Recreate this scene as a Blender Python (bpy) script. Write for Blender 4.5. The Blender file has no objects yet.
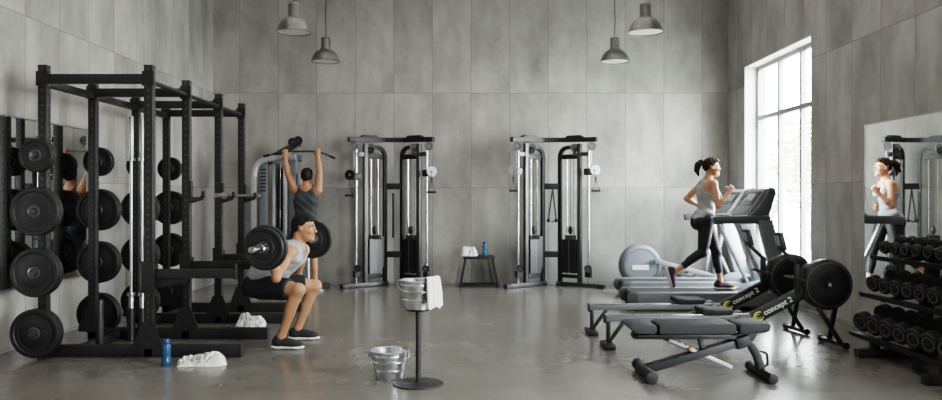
import bpy, bmesh, math, random
import numpy as np
from math import sin, cos, pi, radians as R, sqrt
from mathutils import Vector as V, Matrix as M4, noise as mnoise
random.seed(7)
SC = bpy.context.scene
COL = SC.collection

# ------------------------------------------------------------------ materials
def nt(name):
    m = bpy.data.materials.new(name); m.use_nodes = True
    n = m.node_tree.nodes; l = m.node_tree.links
    n.clear()
    out = n.new('ShaderNodeOutputMaterial')
    b = n.new('ShaderNodeBsdfPrincipled')
    l.new(b.outputs[0], out.inputs[0])
    return m, n, l, b
def math_node(n, l, op, a, b=None, c=None):
    x = n.new('ShaderNodeMath'); x.operation = op
    for i, s in enumerate((a, b, c)):
        if s is None: continue
        if isinstance(s, (int, float)): x.inputs[i].default_value = s
        else: l.new(s, x.inputs[i])
    return x.outputs[0]
def mixc(n, l, fac, a, b, mode='MIX'):
    x = n.new('ShaderNodeMix'); x.data_type = 'RGBA'; x.blend_type = mode
    for i, s in ((0, fac), (6, a), (7, b)):
        if isinstance(s, (int, float)): x.inputs[i].default_value = s
        elif isinstance(s, tuple): x.inputs[i].default_value = (*s, 1)[:4]
        else: l.new(s, x.inputs[i])
    return x.outputs[2]
def noise(n, l, vec, scale, detail=4, rough=.55):
    x = n.new('ShaderNodeTexNoise'); x.inputs['Scale'].default_value = scale
    x.inputs['Detail'].default_value = detail; x.inputs['Roughness'].default_value = rough
    if vec is not None: l.new(vec, x.inputs['Vector'])
    return x.outputs[0]
def maprange(n, l, v, a, b, c, d):
    x = n.new('ShaderNodeMapRange')
    l.new(v, x.inputs[0])
    for i, s in enumerate((a, b, c, d)): x.inputs[i+1].default_value = s
    return x.outputs[0]
def bump(n, l, b, h, strength=.3, dist=.01):
    x = n.new('ShaderNodeBump'); x.inputs['Strength'].default_value = strength
    x.inputs['Distance'].default_value = dist
    l.new(h, x.inputs['Height']); l.new(x.outputs[0], b.inputs['Normal'])
def mat(name, c, rough=.5, metal=0, var=.12, scale=30, bmp=0, spec=.5, coat=0, trans=0, ss=0, emit=None, bscale=None):
    m, n, l, b = nt(name)
    tc = n.new('ShaderNodeTexCoord')
    f = noise(n, l, tc.outputs['Object'], scale, 4)
    lo = tuple(x*(1-var) for x in c); hi = tuple(min(1, x*(1+var)) for x in c)
    l.new(mixc(n, l, maprange(n, l, f, .3, .7, 0, 1), lo, hi), b.inputs['Base Color'])
    l.new(maprange(n, l, f, .3, .7, max(0, rough-.06), min(1, rough+.06)), b.inputs['Roughness'])
    b.inputs['Metallic'].default_value = metal
    b.inputs['Specular IOR Level'].default_value = spec
    b.inputs['Coat Weight'].default_value = coat
    b.inputs['Transmission Weight'].default_value = trans
    if ss:
        b.inputs['Subsurface Weight'].default_value = ss
        b.inputs['Subsurface Radius'].default_value = (.012, .006, .003)
        b.inputs['Subsurface Scale'].default_value = 1
    if emit:
        b.inputs['Emission Color'].default_value = (*emit[0], 1); b.inputs['Emission Strength'].default_value = emit[1]
    if bmp:
        g = noise(n, l, tc.outputs['Object'], bscale or scale*2, 5)
        bump(n, l, b, g, bmp, .01)
    return m

def concrete(name, axis, base, joint=True):
    m, n, l, b = nt(name)
    g = n.new('ShaderNodeNewGeometry')
    sp = n.new('ShaderNodeSeparateXYZ'); l.new(g.outputs['Position'], sp.inputs[0])
    u = sp.outputs[axis]; z = sp.outputs[2]
    pw, ph = .59, 1.45
    us = math_node(n, l, 'DIVIDE', u, pw); zs = math_node(n, l, 'DIVIDE', math_node(n, l, 'SUBTRACT', z, .02), ph)
    fu = math_node(n, l, 'FLOOR', us); fz = math_node(n, l, 'FLOOR', zs)
    cb = n.new('ShaderNodeCombineXYZ'); l.new(fu, cb.inputs[0]); l.new(fz, cb.inputs[1])
    wn = n.new('ShaderNodeTexWhiteNoise'); wn.noise_dimensions = '3D'; l.new(cb.outputs[0], wn.inputs[0])
    def edge(s, w):
        fr = math_node(n, l, 'FRACT', s)
        d = math_node(n, l, 'ABSOLUTE', math_node(n, l, 'SUBTRACT', fr, .5))
        return math_node(n, l, 'MULTIPLY', math_node(n, l, 'SUBTRACT', .5, d), w)
    e = math_node(n, l, 'MINIMUM', edge(us, pw), edge(zs, ph))
    jm = maprange(n, l, e, .003, .008, 1, 0)
    # shift the cloud pattern per panel
    off = n.new('ShaderNodeVectorMath'); off.operation = 'MULTIPLY_ADD'
    l.new(wn.outputs['Color'], off.inputs[0]); off.inputs[1].default_value = (1.2, 1.2, 1.2); l.new(g.outputs['Position'], off.inputs[2])
    n1 = noise(n, l, off.outputs[0], .9, 5, .6)
    st = n.new('ShaderNodeMapping'); st.inputs['Scale'].default_value = (2.0, 2.0, .75); l.new(off.outputs[0], st.inputs[0])
    n2 = noise(n, l, st.outputs[0], 1.3, 6, .62)
    n3 = noise(n, l, g.outputs['Position'], 16, 6, .7)
    v = math_node(n, l, 'ADD', math_node(n, l, 'MULTIPLY', n1, .5), math_node(n, l, 'MULTIPLY', n2, .5))
    v = maprange(n, l, v, .33, .67, -.36, .34)
    v = math_node(n, l, 'ADD', v, maprange(n, l, n3, .2, .8, -.07, .07))
    v = math_node(n, l, 'ADD', v, maprange(n, l, wn.outputs['Value'], 0, 1, -.05, .05))
    v = math_node(n, l, 'ADD', v, 1.0)
    vv = n.new('ShaderNodeVectorMath'); vv.operation = 'SCALE'; vv.inputs[0].default_value = base; l.new(v, vv.inputs['Scale'])
    c = vv.outputs[0]
    if joint: c = mixc(n, l, math_node(n, l, 'MULTIPLY', jm, .42), c, tuple(x*.35 for x in base))
    l.new(c, b.inputs['Base Color'])
    b.inputs['Roughness'].default_value = .8
    b.inputs['Specular IOR Level'].default_value = .25
    h = math_node(n, l, 'SUBTRACT', math_node(n, l, 'MULTIPLY', n3, .3), math_node(n, l, 'MULTIPLY', jm, 1.0 if joint else 0))
    bump(n, l, b, h, .35, .006)
    return m

def floor_mat():
    m, n, l, b = nt('polished_concrete')
    g = n.new('ShaderNodeNewGeometry')
    n1 = noise(n, l, g.outputs['Position'], .55, 6, .6)
    n2 = noise(n, l, g.outputs['Position'], 2.6, 6, .65)
    n3 = noise(n, l, g.outputs['Position'], 26, 6, .7)
    v = math_node(n, l, 'ADD', math_node(n, l, 'MULTIPLY', n1, .5), math_node(n, l, 'MULTIPLY', n2, .5))
    v = maprange(n, l, v, .3, .7, .74, 1.22)
    v = math_node(n, l, 'ADD', v, maprange(n, l, n3, .25, .75, -.07, .07))
    vv = n.new('ShaderNodeVectorMath'); vv.operation = 'SCALE'; vv.inputs[0].default_value = (.172, .160, .142); l.new(v, vv.inputs['Scale'])
    l.new(vv.outputs[0], b.inputs['Base Color'])
    l.new(maprange(n, l, n2, .3, .7, .19, .26), b.inputs['Roughness'])
    b.inputs['Specular IOR Level'].default_value = .6
    bump(n, l, b, n3, .05, .003)
    return m

def upright_mat():
    m, n, l, b = nt('perforated_black_steel')
    tc = n.new('ShaderNodeTexCoord'); sp = n.new('ShaderNodeSeparateXYZ'); l.new(tc.outputs['Object'], sp.inputs[0])
    zz = math_node(n, l, 'SUBTRACT', math_node(n, l, 'FRACT', math_node(n, l, 'DIVIDE', sp.outputs[2], .06)), .5)
    zz = math_node(n, l, 'MULTIPLY', zz, .06)
    def hole(s):
        d = math_node(n, l, 'SQRT', math_node(n, l, 'ADD', math_node(n, l, 'POWER', s, 2), math_node(n, l, 'POWER', zz, 2)))
        return math_node(n, l, 'LESS_THAN', d, .0115)
    h = math_node(n, l, 'MAXIMUM', hole(sp.outputs[0]), hole(sp.outputs[1]))
    f = noise(n, l, tc.outputs['Object'], 60, 4)
    c = mixc(n, l, f, (.012, .012, .0125), (.024, .024, .025))
    c = mixc(n, l, h, c, (.055, .053, .05))
    l.new(c, b.inputs['Base Color']); b.inputs['Roughness'].default_value = .5
    return m

BLK = mat('black_powder_coat', (.017, .017, .018), .48, 0, .2, 60, .05)
BLK2 = mat('black_plastic', (.022, .022, .024), .42, 0, .15, 80)
RUB = mat('black_rubber', (.013, .013, .014), .55, 0, .2, 90, .1)
RUBG = mat('grey_rubber', (.12, .12, .122), .6, 0, .15, 90, .1)
CHR = mat('chrome', (.6, .6, .61), .22, 1, .05, 40)
STL = mat('brushed_steel', (.42, .42, .43), .33, 1, .12, 60, .03)
DST = mat('dark_steel', (.10, .10, .105), .42, .75, .15, 50)
SIL = mat('silver_paint', (.42, .43, .45), .4, .35, .06, 40)
SILD = mat('dark_silver_paint', (.2, .21, .225), .42, .35, .08, 40)
GRY = mat('graphite_plastic', (.095, .1, .108), .48, 0, .1, 60)
LGR = mat('light_grey_plastic', (.21, .228, .252), .45, 0, .06, 30)
VIN = mat('grey_vinyl', (.030, .030, .032), .62, 0, .12, 120, .12, spec=.3)
GALV = mat('galvanised_steel', (.52, .53, .54), .34, .9, .25, 22, .06)
LAMPM = mat('weathered_lamp_metal', (.17, .17, .165), .42, .55, .25, 18, .05)
LAMPI = mat('white_enamel', (.8, .78, .73), .5, 0, .03, 20)
BULB = mat('lamp_bulb', (.9, .85, .75), .4, 0, 0, 10, emit=((1, .92, .8), 8))
TOWEL = mat('white_terry', (.74, .73, .70), .95, 0, .06, 60, .7, bscale=220)
SKIN = mat('tan_skin', (.42, .215, .13), .5, 0, .07, 25, .04, ss=.08)
SKIN2 = mat('warm_skin', (.40, .2, .12), .5, 0, .07, 25, .04, ss=.08)
SKIN3 = mat('fair_skin', (.5, .27, .175), .48, 0, .06, 25, .03, ss=.08)
HAIRD = mat('dark_hair', (.016, .011, .008), .6, 0, .4, 90, .6, bscale=160, spec=.25)
HAIRB = mat('brown_hair', (.04, .02, .011), .65, 0, .45, 60, .6, bscale=140, spec=.2)
CLO_L = mat('heather_grey_cloth', (.36, .36, .365), .9, 0, .1, 160, .35, bscale=14)
CLO_D = mat('charcoal_cloth', (.05, .054, .058), .9, 0, .12, 160, .35, bscale=14)
CLO_N = mat('navy_black_cloth', (.012, .014, .022), .85, 0, .2, 120, .35, bscale=16)
CLO_K = mat('black_stretch_cloth', (.013, .013, .015), .6, 0, .15, 120, .15, bscale=18)
SHOE_D = mat('dark_mesh_shoe', (.022, .022, .025), .75, 0, .25, 200, .3)
SHOE_P = mat('plum_mesh_shoe', (.075, .022, .045), .7, 0, .25, 200, .3)
SOLE = mat('white_foam', (.7, .69, .67), .7, 0, .05, 40)
EYEB = mat('eye_white', (.62, .60, .57), .3)
EYEW = mat('eye_dark', (.03, .02, .015), .2)
LIP = mat('lip', (.36, .15, .12), .5)
BLUE = mat('blue_bottle', (.035, .13, .27), .2, 0, .08, 20, trans=.35)
BLUED = mat('blue_cap', (.02, .06, .13), .35)
BLUEL = mat('light_blue_bottle', (.06, .2, .36), .25, 0, .08, 20, trans=.3)
TXT = mat('white_lettering', (.75, .75, .72), .5)
YEL = mat('lime_yellow_mark', (.75, .72, .10), .5)
SCRN = mat('screen', (.012, .014, .017), .14, 0, .1, 20)
SCRL = mat('screen_light', (.28, .32, .36), .3, 0, .25, 26)
ALU = mat('grey_aluminium_frame', (.25, .255, .26), .45, .3, .05, 40)
PLAST = mat('white_reveal_plaster', (.72, .71, .69), .85, 0, .04, 8, .1)
UPR = upright_mat()
def mirror_mat():
    m, n, l, b = nt('mirror_glass')
    tc = n.new('ShaderNodeTexCoord'); f = noise(n, l, tc.outputs['Object'], 3, 3)
    l.new(mixc(n, l, f, (.80, .81, .80), (.84, .85, .84)), b.inputs['Base Color'])
    b.inputs['Metallic'].default_value = 1; b.inputs['Roughness'].default_value = .015
    return m
MIR = mirror_mat()
def glass_mat():
    m = bpy.data.materials.new('window_glass'); m.use_nodes = True
    n = m.node_tree.nodes; l = m.node_tree.links; n.clear()
    out = n.new('ShaderNodeOutputMaterial'); mx = n.new('ShaderNodeMixShader')
    t = n.new('ShaderNodeBsdfTransparent'); t.inputs[0].default_value = (.96, .98, .97, 1)
    g = n.new('ShaderNodeBsdfGlossy'); g.inputs['Roughness'].default_value = .02
    fr = n.new('ShaderNodeLayerWeight'); fr.inputs[0].default_value = .5
    fc = math_node(n, l, 'ADD', math_node(n, l, 'MULTIPLY', math_node(n, l, 'POWER', fr.outputs['Facing'], 5.0), .8), .03)
    l.new(fc, mx.inputs[0]); l.new(t.outputs[0], mx.inputs[1]); l.new(g.outputs[0], mx.inputs[2]); l.new(mx.outputs[0], out.inputs[0])
    return m
GLS = glass_mat()
WALLB = concrete('concrete_panels_x', 0, (.33, .321, .304))
WALLS = concrete('concrete_panels_y', 1, (.34, .331, .314))
CEIL = concrete('concrete_ceiling', 0, (.4, .39, .37), joint=False)
FLOOR = floor_mat()
LEAF = mat('pale_leaves', (.24, .28, .17), .7, 0, .3, 6)
BARK = mat('bark', (.16, .13, .1), .9, 0, .3, 10)
GRND = mat('pale_paving', (.5, .49, .46), .9, 0, .1, 2)

# ------------------------------------------------------------------ mesh helpers
def frame(t, up=V((0, 0, 1))):
    t = t.normalized()
    if abs(t.dot(up)) > .98: up = V((0, 1, 0)) if abs(t.y) < .9 else V((1, 0, 0))
    s = t.cross(up).normalized(); return t, s, s.cross(t).normalized()
def fillet(path, r, n=6):
    P = [V(p) for p in path]; out = [P[0]]
    for i in range(1, len(P)-1):
        a, b, c = P[i-1], P[i], P[i+1]
        d1 = (a-b); d2 = (c-b); k = min(r, d1.length*.48, d2.length*.48)
        p0 = b + d1.normalized()*k; p1 = b + d2.normalized()*k
        for j in range(n+1):
            t = j/n; out.append((1-t)**2*p0 + 2*t*(1-t)*b + t*t*p1)
    out.append(P[-1]); return out
class MB:
    def __init__(s): s.v = []; s.f = []
    def add(s, vs, fs, M=None):
        o = len(s.v)
        s.v += [tuple(M @ V(v)) if M is not None else tuple(v) for v in vs]
        s.f += [tuple(i+o for i in f) for f in fs]; return s
    def box(s, c, d, rot=None, M=None):
        x, y, z = d[0]/2, d[1]/2, d[2]/2
        vs = [V((a*x, b*y, e*z)) for e in (-1, 1) for b in (-1, 1) for a in (-1, 1)]
        if rot is not None:
            rm = rot if isinstance(rot, M4) else M4.Rotation(rot[2], 4, 'Z') @ M4.Rotation(rot[1], 4, 'Y') @ M4.Rotation(rot[0], 4, 'X')
            vs = [rm @ v for v in vs]
        vs = [v + V(c) for v in vs]
        return s.add(vs, [(0, 2, 3, 1), (4, 5, 7, 6), (0, 1, 5, 4), (2, 6, 7, 3), (0, 4, 6, 2), (1, 3, 7, 5)], M)
    def bar(s, p0, p1, w, h, up=(0, 0, 1)):
        p0, p1 = V(p0), V(p1); t, a, b = frame(p1-p0, V(up))
        vs = [p + a*(i*w/2) + b*(j*h/2) for p in (p0, p1) for j in (-1, 1) for i in (-1, 1)]
        return s.add(vs, [(0, 1, 3, 2), (4, 6, 7, 5), (0, 4, 5, 1), (2, 3, 7, 6), (0, 2, 6, 4), (1, 5, 7, 3)])
    def cyl(s, p0, p1, r, r1=None, seg=16):
        p0, p1 = V(p0), V(p1); r1 = r if r1 is None else r1
        t, a, b = frame(p1-p0)
        vs = [p + (a*cos(2*pi*i/seg) + b*sin(2*pi*i/seg))*q for p, q in ((p0, r), (p1, r1)) for i in range(seg)]
        fs = [(i, i+seg, (i+1) % seg+seg, (i+1) % seg) for i in range(seg)]
        fs += [tuple(range(seg)), tuple(range(2*seg-1, seg-1, -1))]
        return s.add(vs, fs)
    def tube(s, path, r, seg=10, rect=None, up=(0, 0, 1), closed=False):
        P = [V(p) for p in path]; n = len(P); vs = []
        a = None
        for i in range(n):
            if closed: t = P[(i+1) % n]-P[i-1]
            else: t = P[min(i+1, n-1)]-P[max(i-1, 0)]
            t.normalize()
            if rect:
                sd = V(up).normalized(); sd = (sd - t*sd.dot(t)).normalized(); b = t.cross(sd)
                w, h = rect
                vs += [P[i]+sd*(x*w/2)+b*(y*h/2) for x, y in ((-1, -1), (1, -1), (1, 1), (-1, 1))]
            else:
                if a is None: _, a, b = frame(t)
                else: a = (a - t*a.dot(t)).normalized(); b = t.cross(a)
                rr = r[i] if isinstance(r, (list, tuple)) else r
                vs += [P[i] + (a*cos(2*pi*j/seg)+b*sin(2*pi*j/seg))*rr for j in range(seg)]
        k = 4 if rect else seg; fs = []
        m = n if closed else n-1
        for i in range(m):
            i2 = (i+1) % n
            fs += [(i*k+j, i*k+(j+1) % k, i2*k+(j+1) % k, i2*k+j) for j in range(k)]
        if not closed: fs += [tuple(range(k-1, -1, -1)), tuple(range((n-1)*k, n*k))]
        return s.add(vs, fs)
    def lathe(s, prof, M=None, seg=32, closed=False):
        # prof (r, z); closed => ring
        n = len(prof); vs = []; fs = []
        for r, z in prof: vs += [(r*cos(2*pi*i/seg), r*sin(2*pi*i/seg), z) for i in range(seg)]
        for k in range(n if closed else n-1):
            k2 = (k+1) % n
            fs += [(k*seg+i, k*seg+(i+1) % seg, k2*seg+(i+1) % seg, k2*seg+i) for i in range(seg)]
        if not closed:
            if prof[0][0] > 1e-5: fs.append(tuple(range(seg-1, -1, -1)))
            if prof[-1][0] > 1e-5: fs.append(tuple(range((n-1)*seg, n*seg)))
        return s.add(vs, fs, M)
    def prism(s, poly, t, M=None):
        n = len(poly)
        vs = [(x, y, -t/2) for x, y in poly]+[(x, y, t/2) for x, y in poly]
        fs = [tuple(range(n-1, -1, -1)), tuple(range(n, 2*n))]+[(i, (i+1) % n, (i+1) % n+n, i+n) for i in range(n)]
        return s.add(vs, fs, M)
    def sph(s, c, r, seg=16, ring=8, M=None):
        rx, ry, rz = (r, r, r) if isinstance(r, (int, float)) else r
        vs = []; fs = []
        for i in range(ring+1):
            th = pi*i/ring
            for j in range(seg): vs.append((c[0]+rx*sin(th)*cos(2*pi*j/seg), c[1]+ry*sin(th)*sin(2*pi*j/seg), c[2]+rz*cos(th)))
        for i in range(ring):
            for j in range(seg): fs.append((i*seg+j, (i+1)*seg+j, (i+1)*seg+(j+1) % seg, i*seg+(j+1) % seg))
        return s.add(vs, fs, M)
    def build(s, name, m, parent=None, bev=0, ang=35, seg=2):
        me = bpy.data.meshes.new(name); me.from_pydata(s.v, [], s.f)
        b = bmesh.new(); b.from_mesh(me)
        bmesh.ops.remove_doubles(b, verts=b.verts, dist=1e-5)
        bmesh.ops.recalc_face_normals(b, faces=b.faces)
        if bev:
            ed = [e for e in b.edges if len(e.link_faces) == 2 and e.calc_face_angle(0) > R(40)]
            bmesh.ops.bevel(b, geom=ed, offset=bev, segments=seg, profile=.6, affect='EDGES', clamp_overlap=True)
        b.to_mesh(me); b.free()
        for p in me.polygons: p.use_smooth = True
        me.set_sharp_from_angle(angle=R(ang))
        me.materials.append(m)
        o = bpy.data.objects.new(name, me); COL.objects.link(o)
        if parent is not None: o.parent = parent
        return o
def XZ(y=0): # prism drawn in x,z ; thickness along y
    return M4(((1, 0, 0, 0), (0, 0, -1, y), (0, 1, 0, 0), (0, 0, 0, 1)))
def YZ(x=0): # drawn in y,z ; thickness along x
    return M4(((0, 0, 1, x), (1, 0, 0, 0), (0, 1, 0, 0), (0, 0, 0, 1)))
def axisM(c, d): # lathe axis z -> d at c
    d = V(d).normalized(); q = V((0, 0, 1)).rotation_difference(d)
    return M4.Translation(V(c)) @ q.to_matrix().to_4x4()

def tag(o, label, cat, group=None):
    o['label'] = label; o['category'] = cat
    if group: o['group'] = group
    return o
def thing(name, label, cat, loc=(0, 0, 0), rz=0, group=None):
    o = bpy.data.objects.new(name, None); COL.objects.link(o)
    o.location = loc; o.rotation_euler = (0, 0, rz); o.empty_display_size = .1
    return tag(o, label, cat, group)
def struct(o): o['kind'] = 'structure'; return o
def dup(root, label=None, loc=None, rot=None, group=None):
    def rec(o, p):
        c = o.copy(); COL.objects.link(c)
        if p is not None: c.parent = p
        for ch in list(o.children): rec(ch, c)
        return c
    r = rec(root, None)
    if loc is not None: r.location = loc
    if rot is not None: r.rotation_euler = rot
    if label: r['label'] = label
    if group: r['group'] = group
    return r

# ------------------------------------------------------------------ camera
cam_d = bpy.data.cameras.new('camera'); cam = bpy.data.objects.new('camera', cam_d); COL.objects.link(cam)
cam.location = (0, 0, 1.3); cam.rotation_euler = (R(90), 0, 0)
cam_d.sensor_width = 36; cam_d.lens = 800/942*36; cam_d.shift_y = -1/942
cam_d.clip_end = 200
SC.camera = cam

# ------------------------------------------------------------------ room shell
XL, XR, YB, YF, ZC = -3.947, 3.93, 12.24, -2.2, 5.0
struct(MB().box(((XL+XR)/2, (YF+YB)/2, -.05), (XR-XL+.8, YB-YF+.8, .1)).build('floor', FLOOR))
struct(MB().box(((XL+XR)/2, (YF+YB)/2, ZC+.05), (XR-XL+.8, YB-YF+.8, .1)).build('ceiling', CEIL))
struct(MB().box(((XL+XR)/2, YB+.15, ZC/2), (XR-XL+.8, .3, ZC)).build('wall_back', WALLB))
struct(MB().box(((XL+XR)/2, YF-.15, ZC/2), (XR-XL+.8, .3, ZC)).build('wall_front', WALLB))
struct(MB().box((XL-.15, (YF+YB)/2, ZC/2), (.3, YB-YF, ZC)).build('wall_left', WALLS))
WIN = [(9.25, 11.5, .42, 3.2), (.4, 3.6, .42, 3.2)]  # second window is added out of view to light the left side
wr = MB()
T = .3
ys = [YF, WIN[1][0], WIN[1][1], WIN[0][0], WIN[0][1], YB]
for i in (0, 2, 4): wr.box((XR+T/2, (ys[i]+ys[i+1])/2, ZC/2), (T, ys[i+1]-ys[i], ZC))
for y0, y1, z0, z1 in WIN:
    wr.box((XR+T/2, (y0+y1)/2, z0/2), (T, y1-y0, z0)); wr.box((XR+T/2, (y0+y1)/2, (z1+ZC)/2), (T, y1-y0, ZC-z1))
struct(wr.build('wall_right', WALLS))
for k, (y0, y1, z0, z1) in enumerate(WIN):
    xo = XR+.2
    root = bpy.data.objects.new('window_%d' % (k+1), None); COL.objects.link(root); struct(root)  # window_2 is the added, unseen opening
    root.location = (xo, (y0+y1)/2, z0)
    yc = (y0+y1)/2
    rv = MB(); t = .012
    rv.box((-.1+.0, y1-yc-t/2, (z1-z0)/2), (.19, t, z1-z0)); rv.box((-.1, y0-yc+t/2, (z1-z0)/2), (.19, t, z1-z0))
    rv.box((-.1, 0, z1-z0-t/2), (.19, y1-y0-2*t, t))
    rv.build('reveal', PLAST, root)
    MB().box((-.095, 0, .012), (.2, y1-y0-.03, .024)).build('sill', PLAST, root)
    fr = MB(); w = .055
    H = z1-z0
    for yy in (y0-yc+.012+w/2, y1-yc-.012-w/2): fr.box((0, yy, H/2), (.06, w, H-.03))
    fr.box((0, 0, H-.012-w/2), (.06, y1-y0-.03, w)); fr.box((0, 0, .026+w/2), (.06, y1-y0-.03, w))
    fr.box((0, 0, 2.45-z0), (.07, y1-y0-.1, .06))
    muls = (10.67, 9.95) if k == 0 else (1.45, 2.5)
    for yy in muls: fr.box((0, yy-yc, H/2), (.066, .06, H-.12))
    fr.build('window_frame', ALU, root, .004)
    MB().box((.005, 0, H/2), (.006, y1-y0-.12, H-.12)).build('pane', GLS, root)
# wall mirrors
def wall_mirror(label, x, sx, y0, y1, z0, z1):
    r = thing('wall_mirror', label, 'mirror', (x, (y0+y1)/2, z0))
    w, h = y1-y0, z1-z0
    MB().box((sx*.011, 0, h/2), (.012, w, h)).build('mirror_glass', MIR, r)
    f = MB(); e = .012
    f.box((sx*.012, -w/2-e/2, h/2), (.02, e, h+2*e)); f.box((sx*.012, w/2+e/2, h/2), (.02, e, h+2*e))
    f.box((sx*.012, 0, -e/2), (.02, w, e)); f.box((sx*.012, 0, h+e/2), (.02, w, e))
    f.build('mirror_frame', STL, r)
wall_mirror('wide gym mirror on the wall behind the barbell rack', XL, 1, 4.6, 8.18, .535, 2.0)
wall_mirror('large gym mirror on the wall behind the dumbbell rack', XR, -1, 4.4, 7.96, .53, 2.03)

# outside the window
struct(MB().box((22, 8, -.45), (34, 60, .1)).build('ground', GRND))
def tree(x, y, h, rad, n, label, seed):
    rn = random.Random(seed)
    t = thing('tree', label, 'tree', (x, y, -.4), 0, 'trees outside the window')
    MB().tube([(0, 0, 0), (.05, .02, h*.35), (-.05, .05, h*.7)], [.09, .07, .03], 8).build('trunk', BARK, t)
    m = MB()
    for i in range(n):
        a, b = rn.uniform(0, 2*pi), rn.uniform(-1, 1)
        q = rn.uniform(.25, 1)**.5
        c = V((rad*q*sqrt(1-b*b)*cos(a), rad*q*sqrt(1-b*b)*sin(a), h*.62+h*.38*b*q))
        s = rn.uniform(.08, .16); d = V((rn.gauss(0, 1), rn.gauss(0, 1), rn.gauss(0, 1))).normalized()
        _, p, k = frame(d)
        m.add([c-p*s, c-k*s*.5, c+p*s, c+k*s*.5], [(0, 1, 2, 3)])
    m.build('foliage', LEAF, t)
tree(9.6, 21.5, 4.2, 1.2, 900, 'pale bushy tree outside the tall window, closest to the pane', 1)
tree(11.5, 27.0, 4.8, 1.5, 800, 'pale slim tree outside the tall window beyond the bushy one', 2)
tree(8.6, 24.4, 2.4, .8, 500, 'low pale shrub outside the tall window beside the mullion', 3)
# ------------------------------------------------------------------ pendant lamps
def make_lamp():
    r = thing('pendant_lamp', '', 'lamp', (0, 0, 0), 0, 'dome pendant lamps')
    # origin at rim centre
    prof = [(.2, 0), (.206, .004), (.2, .012), (.196, .03), (.182, .075), (.15, .125), (.11, .158), (.075, .175),
            (.07, .17), (.105, .15), (.145, .118), (.176, .07), (.19, .028), (.194, .006)]
    MB().lathe(prof, None, 40, True).build('lamp_shade', LAMPM, r, ang=50)
    MB().lathe([(.1925, .008), (.188, .03), (.174, .071), (.143, .117), (.104, .148), (.06, .166), (0, .17)], None, 40).build('shade_lining', LAMPI, r, ang=60)
    MB().lathe([(0, .172), (.076, .172), (.076, .19), (.064, .198), (.064, .315), (.069, .318), (.069, .33), (.06, .345), (.02, .352), (0, .352)], None, 28).build('lamp_neck', LAMPM, r)
    fin = MB()
    for i in range(10):
        a = 2*pi*i/10
        fin.box((.066*cos(a), .066*sin(a), .257), (.008, .004, .11), rot=(0, 0, a))
    fin.build('cooling_fins', LAMPM, r)
    MB().lathe([(0, .055), (.03, .065), (.036, .09), (.026, .12), (.016, .135), (.016, .17), (0, .17)], None, 20).build('bulb', BULB, r)
    ld = bpy.data.lights.new('lamp_light', 'POINT'); ld.energy = 5; ld.color = (1, .9, .74); ld.shadow_soft_size = .02
    lo = bpy.data.objects.new('lamp_light', ld); COL.objects.link(lo); lo.location = (0, 0, .03); lo.parent = r
    pts = [(.004*sin(i*.8), .004*cos(i*.9), .35+(ZC-3.29-.35)*i/24) for i in range(25)]
    MB().tube(pts, .006, 8).build('cord', BLK2, r)
    MB().lathe([(0, ZC-3.29), (.06, ZC-3.29), (.055, ZC-3.29-.02), (0, ZC-3.29-.025)], None, 24).build('ceiling_rose', LAMPM, r)
    return r
L0 = make_lamp()
lab = ['dome pendant lamp above the pull-down machine, the lower and smaller-looking one of its pair', 'grey dome pendant lamp above the squatting man, cut off by the top edge',
       'grey dome pendant lamp above the runner, cut off by the top edge', 'dome pendant lamp between cable machine and runner, the lower-looking one of its pair']
for i, (x, y) in enumerate([(-2.07, 11.4), (-2.08, 9.4), (2.05, 9.4), (2.05, 11.4)]):
    o = L0 if i == 0 else dup(L0)
    o.location = (x, y, 3.255); o['label'] = lab[i]; o.rotation_euler = (0, 0, i*.7)

# ------------------------------------------------------------------ barbell rack
PX = (-3.52, -2.65); PY = (6.6, 7.46, 8.41, 9.25); PH = 2.39
rack = thing('power_rack', 'long black four-bay steel power rack standing along the wall mirror', 'rack', (-3.05, 7.9, 0))
RO = V((-3.05, 7.9, 0))
def rb(name, mb, m=BLK, bev=.004, parent=None):
    mb.v = [tuple(V(v)-RO) for v in mb.v]
    return mb.build(name, m, parent or rack, bev)
nm = ('front', 'second', 'third', 'rear')
gus = [(-.12, 0), (.12, 0), (.12, .04), (.05, .22), (-.05, .22), (-.12, .04)]
for i, y in enumerate(PY):
    for x in PX:
        u = MB().box((0, 0, PH/2), (.07, .07, PH)).build('upright', UPR, rack, .004); u.location = (x-RO.x, y-RO.y, 0)
        cap = MB().box((0, 0, PH+.006), (.074, .074, .012)).build('end_cap', BLK2, u)
        g = MB().prism(gus, .008, XZ(-.0396))
        for bx, bz in ((-.07, .035), (.07, .035), (0, .10), (0, .175)): g.cyl((bx, -.043, bz+.0), (bx, -.051, bz), .012, seg=6)
        gg = g.build('gusset', BLK, rack); gg.location = (x-RO.x, y-RO.y, .07)
        # top bolt plates
        g = MB().box((0, -.0395, PH-.1), (.095, .008, .12))
        for bz in (-.035, .035): g.cyl((0, -.043, PH-.1+bz), (0, -.053, PH-.1+bz), .013, seg=6)
        gg = g.build('corner_plate', BLK, u)
    rb('foot', MB().box((-2.73, y, .051), (1.66, .07, .1)))
    rb('foot_cap', MB().box((-1.893, y, .051), (.012, .076, .104)), BLK2)
    rb('crossbeam', MB().box((sum(PX)/2, y, PH-.1), (PX[1]-PX[0]-.08, .07, .075)))
    if i < 3:
        y2 = PY[i+1]
        rb('side_rail', MB().box((PX[0], (y+y2)/2, PH-.13), (.06, y2-y-.08, .06)))
        rb('pull_up_bar', MB().cyl((PX[1], y+.04, PH-.12), (PX[1], y2-.04, PH-.12), .02, seg=14), BLK, 0)
        rb('floor_rail', MB().box((-3.265, (y+y2)/2, .05), (.05, y2-y-.075, .06)))
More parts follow.
